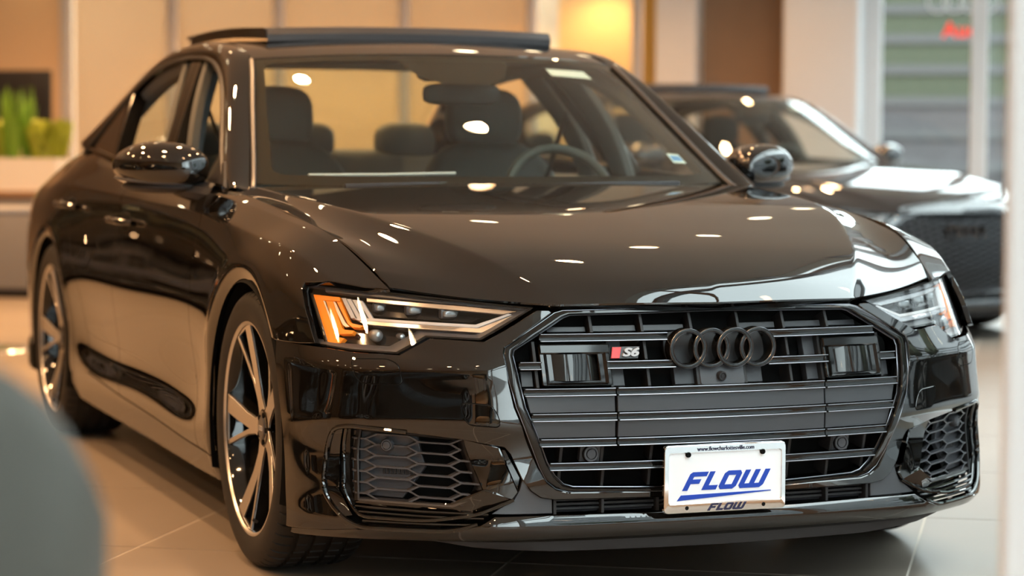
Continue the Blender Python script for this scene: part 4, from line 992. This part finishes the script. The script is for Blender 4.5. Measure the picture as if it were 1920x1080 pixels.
def build_intake(car, put, s):
    paint = M['paint']; sub = lambda nm, vf, mat, par: mesh(nm, vf[0], vf[1], mat, par, sgn=s, off=ORG)
    OB = [(.72, .4125), (.831, .4225), (.856, .4165), (.8625, .397), (.8695, .355), (.8765, .288), (.8745, .261), (.862, .2335), (.843, .2065), (.814, .189), (.729, .188), (.636, .1885), (.581, .206)]
    hole = [(.545, .388), (.614, .400), (.726, .412), (.831, .424), (.857, .418), (.864, .397), (.871, .355), (.878, .288), (.876, .261), (.864, .233), (.845, .205), (.815, .187), (.636, .187), (.578, .204), (.545, .226), (.410, .228), (.410, .262), (.442, .268), (.464, .284), (.484, .312), (.508, .368), (.522, .384)]
    q = put('side_intake', slab(hole, by, .085, .03, .004), M['dark'], s)
    line = lambda pts, o, n=60: (lambda r: np.stack([r[:, 0], by(r[:, 0], r[:, 1]) + o, r[:, 1]], 1))(resample(fillet(pts, .02, False), n))
    put('intake_blade', tube(line(OB, -.001, 90), .0058, 8), paint, s)
    put('intake_blade', tube(line([(.834, .417), (.8365, .330), (.839, .267), (.814, .2135), (.683, .2105), (.580, .2275), (.502, .263)], .004, 70), .0046, 8), paint, s)
    put('intake_cheek', corr([(.836, .412), (.839, .330), (.842, .268), (.820, .214)], [(.858, .412), (.867, .355), (.874, .270), (.844, .210)], by, .004, ((0, .02), (.1, .012), (.5, .009), (1, .002)), False, 8), paint, s)
    put('intake_duct_wall', slab([(.806, .408), (.833, .414), (.838, .268), (.818, .226), (.806, .250)], by, .034, .03, .01), M['gloss'], s)
    mp = [(.800, .407), (.608, .394), (.573, .289), (.579, .275), (.628, .252), (.804, .258)]
    put('intake_surround', corr(mp, offset_poly(mp, -.011), by, .006, ((0, .034), (.1, .014), (.45, .002), (.8, .0), (1, .016)), True, 8), M['matte'], s)
    put('intake_trim_panel', slab([(.606, .399), (.535, .381), (.495, .281), (.507, .265), (.566, .284)], by, .001, .02, .03, .003), paint, s)
    fl = lambda x, z: by(x, z) + .020 * np.clip((.288 - z) / .05, 0, 1)
    put('intake_ledge', slab([(.566, .283), (.505, .265), (.556, .233), (.587, .231), (.819, .243), (.807, .250), (.632, .247)], fl, -.006, .02, .02, .003), paint, s)
    for a, b in (((.818, .236), (.556, .228)), ((.812, .224), (.566, .2185)), ((.806, .2035), (.586, .204))):
        put('intake_slat', tube(line([a, ((a[0] + b[0]) / 2, (a[1] + b[1]) / 2 - .0015), b], .006, 20), .0036, 6), paint, s)
    put('intake_corner_panel', slab([(.480, .308), (.459, .279), (.440, .267), (.413, .261), (.413, .230), (.547, .230), (.498, .262), (.486, .285)], by, .010, .02, .03), M['satin'], s)
    put('intake_slot_wall', slab([(.528, .377), (.514, .374), (.484, .311), (.489, .284)], by, .020, .02, .01), M['gloss'], s)
    # hexagon mesh: long cells in staggered columns
    mpa = np.array(mp); parts = []; p = .0252; L = .062; W = .083
    def seg(a, b, tk=.0019):
        m = (np.array(a) + np.array(b)) / 2
        if not inside(offset_poly(mpa, -.004), m[None])[0]: return
        pts = []; d = np.array(b) - np.array(a); n = np.array([-d[1], d[0]]) / np.linalg.norm(d) * tk; d = d / np.linalg.norm(d) * tk * .6
        c = [np.array(a) - n - d, np.array(b) - n + d, np.array(b) + n + d, np.array(a) + n - d]
        for o in (.010, .030):
            for x, z in c: pts.append((x, float(by(x, z)) + o, z))
        parts.append((np.array(pts), [(0, 1, 2, 3), (0, 4, 5, 1), (1, 5, 6, 2), (2, 6, 7, 3), (3, 7, 4, 0)]))
    for c in range(-1, 5):
        x0 = .545 + c * W
        for k in range(-2, 10):
            z = .245 + k * p + (p / 2 if c % 2 else 0) + .008 * (x0 - .55) / .25
            for i in range(3): seg((x0 + L * i / 3, z + .0008 * i), (x0 + L * (i + 1) / 3, z + .0008 * (i + 1)))
            for dz in (-p / 2, p / 2): seg((x0 + L, z + .0024), (x0 + W, z + dz + .003))
    g = put('intake_mesh', join(parts), M['satin'], s, sharp=20)
    put('intake_blank', slab([(.690, .402), (.797, .407), (.801, .262), (.720, .258), (.672, .330)], by, .030, .03, .01), M['satin'], s)
    for k in range(8): put('intake_louvre', slab(rect(.700 + k * .0075, .7035 + k * .0075, .312, .328), by, .026, .02, .004), M['matte'], s)
    y = float(by(.752, .379)); sl = .7
    V, F = lathe([(.0155, .012), (.0150, -.002), (.0125, -.006), (.0105, -.006), (.0095, -.002), (.0085, -.006), (.0001, -.0065)], 28, 'y')
    a = math.radians(32); V = np.stack([V[:, 0] * math.cos(a) - V[:, 1] * math.sin(a), V[:, 0] * math.sin(a) + V[:, 1] * math.cos(a), V[:, 2]], 1) + np.array([.752, y + .008, .379])
    put('parking_sensor', (V, F), M['satin'], s)

def build_plate(car, put):
    y0 = .042; cx, cz = -.0105, .3035
    fr = lambda x0, x1, z0, z1, r: fillet(rect(x0 + cx, x1 + cx, z0 + cz, z1 + cz), r, True, 5)
    p = put('licence_plate', slab(fr(-.150, .150, -.073, .073, .012), flat(y0 + .002), 0, .05, .004), M['white'])
    sub = lambda nm, vf, mat, sharp=32: mesh(nm, vf[0], vf[1], mat, p, off=ORG, sharp=sharp)
    o = fr(-.156, .156, -.0795, .0795, .013); i = fr(-.1425, .1425, -.0545, .0585, .006)
    sub('plate_frame', corr(i, o, flat(y0), -.002, ((0, .006), (.05, .002), (.15, 0), (.85, 0), (.95, .0015), (1, .010)), True, 1), M['chrome'])
    def word(h, shear, wd, x, z, dep, mat, nm):
        for ps in letters('FLOW', h, shear, wd): sub(nm, panel(FS(flat(dep)), [q + np.array([cx + x, cz + z]) for q in ps], .05, flange=.0012, lip=.0002), mat)
    word(.042, .55, 1.0, .004, -.006, y0 + .0005, M['blue'], 'plate_letter')
    sub('plate_swoosh', slab([(cx - .122, cz - .050), (cx - .112, cz - .0375), (cx + .118, cz - .0345), (cx + .118, cz - .036)], flat(y0 + .0005), 0, .05, .0012, .0002), M['blue'])
    word(.0165, .55, 1.13, .004, -.067, y0 - .0032, M['navy'], 'frame_letter')
    V, F = text_mesh('www.flowcharlottesville.com', .0135, .0006, 0, .0002); sub('frame_web_address', (np.stack([V[:, 0] * .92 + cx, y0 - .0026 - V[:, 2], V[:, 1] + cz + .0685], 1), F), M['navy'])
    for x in (-.095, .095): sub('plate_screw', lathe([(.0065, .002), (.006, -.003), (.004, -.004), (.003, -.003), (.0001, -.003)], 16, 'y', (cx + x, y0 - .001, cz + .0565)), M['dark'])
    for x in (-.098, .098): sub('frame_hole', lathe([(.0048, -.0005), (.004, -.0012), (.0001, -.0012)], 14, 'y', (cx + x, y0 - .0016, cz - .067)), M['dark'])

# ---- headlamps
LENS = [(.433, .6955), (.587, .7105), (.750, .7275), (.852, .7385), (.868, .735), (.874, .721), (.8755, .685), (.8735, .601), (.812, .5925), (.730, .5905), (.666, .6285), (.559, .6245), (.510, .651)]
def build_lamps(car, put):
    for s in (-1, 1):
        lens = LENS
        L = put('headlamp', slab(offset_poly(lens, -.001), ly, .075, .03, .004), M['dark'], s)
        sub = lambda nm, vf, mat, sharp=32: mesh(nm, vf[0], vf[1], mat, L, sgn=s, off=ORG, sharp=sharp)
        sub('lamp_cover', panel(FS(ly, .0), [lens], .02, flange=.0), M['lens'])
        sub('lamp_seal', corr(offset_poly(lens, .0035), offset_poly(lens, -.0025), ly, -.0005, ((0, .004), (.3, .001), (.7, .001), (1, .03)), True, 6), M['dark'])
        sub('lamp_housing_rim', corr(offset_poly(lens, .013), offset_poly(lens, .002), ly, .006, ((0, .030), (.4, .012), (1, .002)), True, 6), M['satin'])
        E = lambda pts, off, mat, nm, dep=.012: sub(nm, slab(pts, ly, off, .03, dep, .0012), mat)
        E([(.857, .713), (.8435, .712), (.8325, .624), (.830, .619), (.817, .617), (.826, .6065), (.845, .605), (.848, .613)], .024, M['amber'], 'turn_signal_bar')
        E([(.8365, .7115), (.8250, .710), (.817, .640), (.8135, .636), (.796, .635), (.800, .6285), (.8215, .6265), (.8265, .631)], .027, M['amber'], 'turn_signal_bar')
        E([(.8180, .710), (.8100, .709), (.801, .658), (.797, .651), (.776, .647), (.783, .6425), (.7965, .643), (.8030, .650)], .030, M['amber'], 'turn_signal_bar')
        E([(.8565, .713), (.810, .7085), (.811, .701), (.856, .702)], .0235, M['amber'], 'turn_signal_bar', .006)
        E([(.8425, .702), (.8375, .701), (.8270, .6305), (.8225, .6245), (.8290, .6235), (.8325, .628)], .0265, M['silver'], 'reflector_step')
        E([(.8243, .701), (.8188, .700), (.8075, .652), (.8010, .6435), (.8090, .6430), (.8135, .648)], .0295, M['silver'], 'reflector_step')
        E([(.862, .716), (.858, .716), (.8485, .612), (.8535, .606)], .020, M['silver'], 'reflector_step')
        for a, b in (((.806, .708), (.796, .664)), ((.797, .7065), (.785, .6635)), ((.787, .705), (.774, .6635)), ((.776, .7035), (.763, .6645))):
            E([a, (a[0] - .007, a[1] - .0005), (b[0] - .0075, b[1]), b], .026, M['drl'], 'light_guide')
        E([(.792, .663), (.756, .6645), (.556, .656), (.482, .681), (.476, .6795), (.5545, .6505), (.757, .6595), (.783, .659)], .020, M['drl'], 'light_guide')
        E([(.784, .6575), (.766, .6585), (.553, .6485), (.470, .6795), (.4665, .6775), (.549, .6395), (.766, .651), (.780, .654)], .016, M['silver'], 'light_guide_bezel')
        E([(.762, .703), (.495, .6805), (.463, .6865), (.485, .6905), (.761, .7095)], .018, M['silver'], 'upper_trim_strip', .004)
        E([(.835, .722), (.45, .691), (.45, .694), (.60, .7085), (.835, .731)], .012, M['satin'], 'upper_bezel')
        E([(.758, .700), (.50, .679), (.558, .660), (.752, .669)], .052, M['gloss'], 'lamp_module_panel')
        for cx, cz, w, h in ((.668, .6845, .020, .011), (.598, .678, .022, .011), (.735, .688, .014, .010)):
            y = float(ly(cx, cz)) + .040; sub('beam_module', cbox(cx - w, cx + w, y, y + .02, cz - h, cz + h, .004), M['satin'])
            sub('beam_lens', rbox((cx, y, cz), (w * .8, .008, h * .8), 3.5, 8), M['bulb'])
        E([(.818, .6085), (.773, .641), (.652, .635), (.668, .626), (.727, .595)], .060, M['gloss'], 'low_module_panel')
        y = float(ly(.752, .627)) + .038; sub('projector', lathe([(.0001, -.012), (.008, -.0105), (.013, -.006), (.0155, .002), (.0155, .02)], 28, 'y', (.752, y, .625)), M['bulb'])
        y = float(ly(.704, .628)) + .040; sub('cornering_lamp', lathe([(.0001, -.008), (.006, -.006), (.0085, .002), (.0085, .02)], 24, 'y', (.704, y, .625)), M['bulb'])
        E([(.730, .5955), (.662, .632), (.655, .632), (.722, .5935)], .014, M['satin'], 'lower_bezel')

# ---- cabin
def build_cabin(car, put):
    lea = M['leather']
    put('cabin_floor', cbox(-.74, .74, 1.6, 4.0, .28, .34, .02), M['dark'])
    def dash(V):
        V = V.copy(); return V
    put('dashboard', rbox((0, 1.80, .80), (.73, .21, .135), 5, 16), lea)
    put('instrument_cowl', rbox((.37, 1.90, .935), (.17, .12, .038), 3, 12), lea)
    put('dash_top_pad', rbox((0, 1.66, .925), (.68, .13, .016), 4, 12), M['matte'])
    put('dash_reflection_line', tube([(-.555, 1.66, .981), (-.33, 1.655, .982), (-.115, 1.65, .986)], .0042, 6), M['white'])  # white tube draws the bright reflected line at the windscreen base
    sw = put('steering_wheel', (lambda v: (np.stack([v[0][:, 0] + .37, v[0][:, 1] * 1.0 + 2.03, v[0][:, 2] + .895], 1), v[1]))(tilt(lathe([(.178 + .015 * math.cos(a), .015 * math.sin(a)) for a in np.linspace(0, 2 * math.pi, 10, endpoint=False)], 48, 'y', closed=True), -24)), lea)
    V, F = rbox((0, 0, 0), (.07, .03, .055), 3, 10); V, F = tilt((V, F), -24); mesh('steering_hub', V + np.array([.37, 2.02, .885]), F, lea, sw, off=ORG)
    for a in (0, 180, 270):
        q = math.radians(a); V, F = tilt(tube([(.05 * math.cos(q), 0, .05 * math.sin(q)), (.17 * math.cos(q), 0, .17 * math.sin(q))], .014, 8), -24); mesh('steering_spoke', V + np.array([.37, 2.03, .895]), F, lea, sw, off=ORG)
    for x in (-.37, .37):
        st = put('front_seat', rbox((x, 2.36, .56), (.26, .27, .10), 4, 12), lea)
        def back(V, x=x):
            V = V.copy(); t = V[:, 2]; V[:, 1] += (t - .62) * .38; V[:, 0] = x + (V[:, 0] - x) * (1 - .28 * np.clip((t - .75) / .35, 0, 1)**2); return V
        V, F = rbox((x, 2.56, .78), (.265, .075, .30), 4, 16, back); mesh('backrest', V, F, lea, st, off=ORG)
        V, F = rbox((x, 2.76, 1.155), (.135, .055, .105), 3.2, 14); mesh('headrest', V, F, lea, st, off=ORG)
        for d in (-.05, .05): V, F = tube([(x + d, 2.70, 1.0), (x + d, 2.745, 1.10)], .007, 6); mesh('headrest_post', V, F, M['chrome'], st, off=ORG)
    rs = put('rear_seat', rbox((0, 3.32, .56), (.66, .28, .11), 5, 14), lea)
    def rb(V): V = V.copy(); V[:, 1] += (V[:, 2] - .6) * .42; return V
    V, F = rbox((0, 3.56, .78), (.66, .08, .27), 5, 16, rb); mesh('backrest', V, F, lea, rs, off=ORG)
    for x in (-.40, 0, .40): V, F = rbox((x, 3.72, 1.075), (.12, .05, .075), 3, 12); mesh('headrest', V, F, lea, rs, off=ORG)
    put('parcel_shelf', cbox(-.62, .62, 3.70, 4.32, .93, .96, .01), lea)
    im = put('interior_mirror', rbox((.02, 1.985, 1.222), (.125, .018, .034), 4, 12), M['matte'])
    V, F = tube([(.01, 1.99, 1.24), (.0, 2.02, 1.29)], .012, 8); mesh('mirror_stalk', V, F, M['matte'], im, off=ORG)
    for s in (-1, 1): put('seat_belt', tube(spl([(.62, 2.62, 1.18), (.55, 2.60, .98), (.46, 2.58, .72)], 12), .022, 6, flat=.15, up=(0, 1, 0)), M['matte'], s)
def tilt(vf, deg):
    a = math.radians(deg); V = vf[0]; return np.stack([V[:, 0], V[:, 1] * math.cos(a) - V[:, 2] * math.sin(a), V[:, 1] * math.sin(a) + V[:, 2] * math.cos(a)], 1), vf[1]

# ---- door mirrors
def build_mirrors(car, put):
    def shape(V):
        V = V.copy(); t = (V[:, 0] - .95) / .125              # -1 inner .. 1 outer
        V[:, 1] += .055 * np.clip(t, -1, 1.2)                 # swept back
        V[:, 2] = .992 + (V[:, 2] - .992) * (1 - .30 * np.clip(t, 0, 1)**2) + .006 * t
        lo = V[:, 2] < .965; V[lo, 2] = .965 + (V[lo, 2] - .965) * .75
        back = V[:, 1] > 1.875 + .055 * np.clip(t, -1, 1.2); V[back, 1] = (1.875 + .055 * np.clip(t, -1, 1.2))[back]
        return V
    for s in (-1, 1):
        m = put('door_mirror', rbox((.950, 1.815, 1.005), (.125, .115, .070), 2.5, 26, shape), M['paint'], s)
        P = [(.830, 1.745, .958), (.90, 1.716, .958), (.98, 1.745, .960), (1.045, 1.80, .966), (1.073, 1.862, .972)]
        V, F = tube(spl(P, 24), np.interp(np.linspace(0, 1, 24), [0, .2, .8, 1], [.004, .007, .006, .003]), 8); mesh('mirror_indicator', V, F, M['satin'], m, sgn=s, off=ORG)
        V, F = rbox((.945, 1.815, .947), (.105, .085, .020), 2.4, 14); V[:, 1] += .05 * (V[:, 0] - .945) / .11; mesh('mirror_underside', V, F, M['matte'], m, sgn=s, off=ORG)
        V, F = tube(spl([(.815, 1.70, .925), (.855, 1.735, .932), (.90, 1.80, .945)], 12), np.linspace(.034, .026, 12), 10, flat=1.3); mesh('mirror_stem', V, F, M['matte'], m, sgn=s, off=ORG)
        V, F = rbox((.952, 1.882, .993), (.108, .006, .046), 3, 12); V[:, 1] += .055 * (V[:, 0] - .95) / .125; mesh('mirror_glass', V, F, M['mirror'], m, sgn=s, off=ORG)
        V, F = panel(_TriS(), [[(1.585, .95), (1.80, .965), (1.70, 1.02)]], .03, flange=.02); mesh('mirror_sail', V, F, M['matte'], m, sgn=s, off=ORG)
class _TriS:
    def P(s, u, v): return np.stack([.826 - .43 * (v - .94), u, v], 1)
    def N(s, u, v): return np.tile(np.array([.91, 0, .41]), (len(u), 1))

# ---- sunroof panel slid back above the roof
def build_sunroof(car, put, ROOF):
    n = 23; P = np.zeros((9, n, 3))
    for i, t in enumerate(np.linspace(0, 1, 9)):
        for j, q in enumerate(np.linspace(-1, 1, n)):
            P[i, j] = (q * (.478 - .03 * t), 2.43 + 1.20 * t - .05 * (1 - q * q) * (1 - t), 1.442 + .022 * t - .008 * q * q + .012 * math.sin(math.pi * t))
    V, F = grid_mesh(P); V, F = thick(V, F, .034)
    a = put('sunroof_panel', (V, F), M['gloss'])
    pr = np.array([(q * .478, 2.425 - .05 * (1 - q * q), 1.414 - .008 * q * q) for q in np.linspace(-1, 1, 31)])
    V = np.concatenate([pr + np.array([0, 0, -.024]), pr + np.array([0, -.012, -.012]), pr + np.array([0, -.014, .006]), pr + np.array([0, -.004, .022]), pr + np.array([0, .03, .026])]).reshape(5, 31, 3)
    v, f = grid_mesh(V); mesh('panel_front_edge', *thick(v, [q[::-1] for q in f], .004), M['satin'], a, off=ORG)
    for s in (-1, 1):
        V, F = tube([(.44, 2.45, 1.378), (.44, 2.85, 1.400), (.43, 3.3, 1.410)], .010, 6); mesh('slide_rail', V, F, M['matte'], a, sgn=s, off=ORG)
        V, F = cbox(.36, .45, 3.56, 3.68, 1.444, 1.456, .005); mesh('panel_rear_corner', V, F, M['matte'], a, sgn=s, off=ORG)
# ---------------------------------------------------------------- assemble
car_materials(); room_materials()
build_room(); build_outdoors(); build_trees(); build_downlights(); build_furniture()
TYRE = tyre_mesh()
car = build_saloon('saloon_car'); car.location = tuple(ORG)
tag(car, 'glossy black saloon car with open sunroof and white plate in front', 'car', 'parked cars')
def honeycomb():
    parts = []; poly = np.array(full(INNER)); dx, dz = .052, .030
    for i in range(-12, 13):
        for j in range(0, 16):
            cx, cz = i * dx, .27 + j * dz + (dz / 2 if i % 2 else 0)
            if not inside(poly, np.array([[cx, cz]]))[0]: continue
            hx = np.array([(cx + dx * .62 * math.cos(math.radians(60 * k)), cz + dz * .56 * math.sin(math.radians(60 * k))) for k in range(6)])
            P = [];
            for q in (hx, cx_in(hx, .82)):
                for x, z in q: P.append((x, float(gy(x, z)[0]) + .004, z))
            for x, z in cx_in(hx, .82): P.append((x, float(gy(x, z)[0]) + .03, z))
            F = [(k, (k + 1) % 6, 6 + (k + 1) % 6, 6 + k) for k in range(6)] + [(6 + k, 6 + (k + 1) % 6, 12 + (k + 1) % 6, 12 + k) for k in range(6)]
            parts.append((np.array(P), F))
    return join(parts)
def cx_in(h, s): c = h.mean(0); return c + (h - c) * s
SKIP = ('grille_bar', 'grille_panel', 'grille_rib', 'grille_blank', 'radar_sensor', 'licence_plate', 'model_badge', 'camera_mount', 'front_camera', 'parking_sensor')
car2 = copy_tree(car, None, SKIP, {'black_car_paint': M['paint2']}); car2.location = (3.96, 8.55, 0); car2.rotation_euler = (0, 0, math.radians(12))
tag(car2, 'dark grey car with honeycomb grille parked behind the black saloon', 'car', 'parked cars')
V, F = honeycomb(); mesh('honeycomb_grille', V, F, M['satin'], car2, off=ORG, smooth=False)
car3 = copy_tree(car, None, ('licence_plate',)); car3.location = (-5.2, -2.62, 0); car3.rotation_euler = (0, 0, math.radians(2))
tag(car3, 'dark car left of the camera, mirrored in the corner of the black bumper', 'car', 'parked cars')
car4 = copy_tree(car, None, ('licence_plate',)); car4.location = (-3.3, 12.2, 0); car4.rotation_euler = (0, 0, math.radians(15))
tag(car4, 'dark car parked beyond the left edge, mirrored in the black doors', 'car', 'parked cars')
car5 = copy_tree(car, None, ('licence_plate',)); car5.location = (-5.25, 2.65, 0); car5.rotation_euler = (0, 0, math.radians(-3))
tag(car5, 'dark car parked alongside, left of the saloon, mirrored in its front fender', 'car', 'parked cars')
car6 = copy_tree(car, None, ('licence_plate',)); car6.location = ab(3.2, 4.6, -.10).tolist(); car6.rotation_euler = (0, 0, math.radians(-30))
tag(car6, 'dark car parked outside the long windows, mirrored in the bumper corner', 'car', 'parked cars')
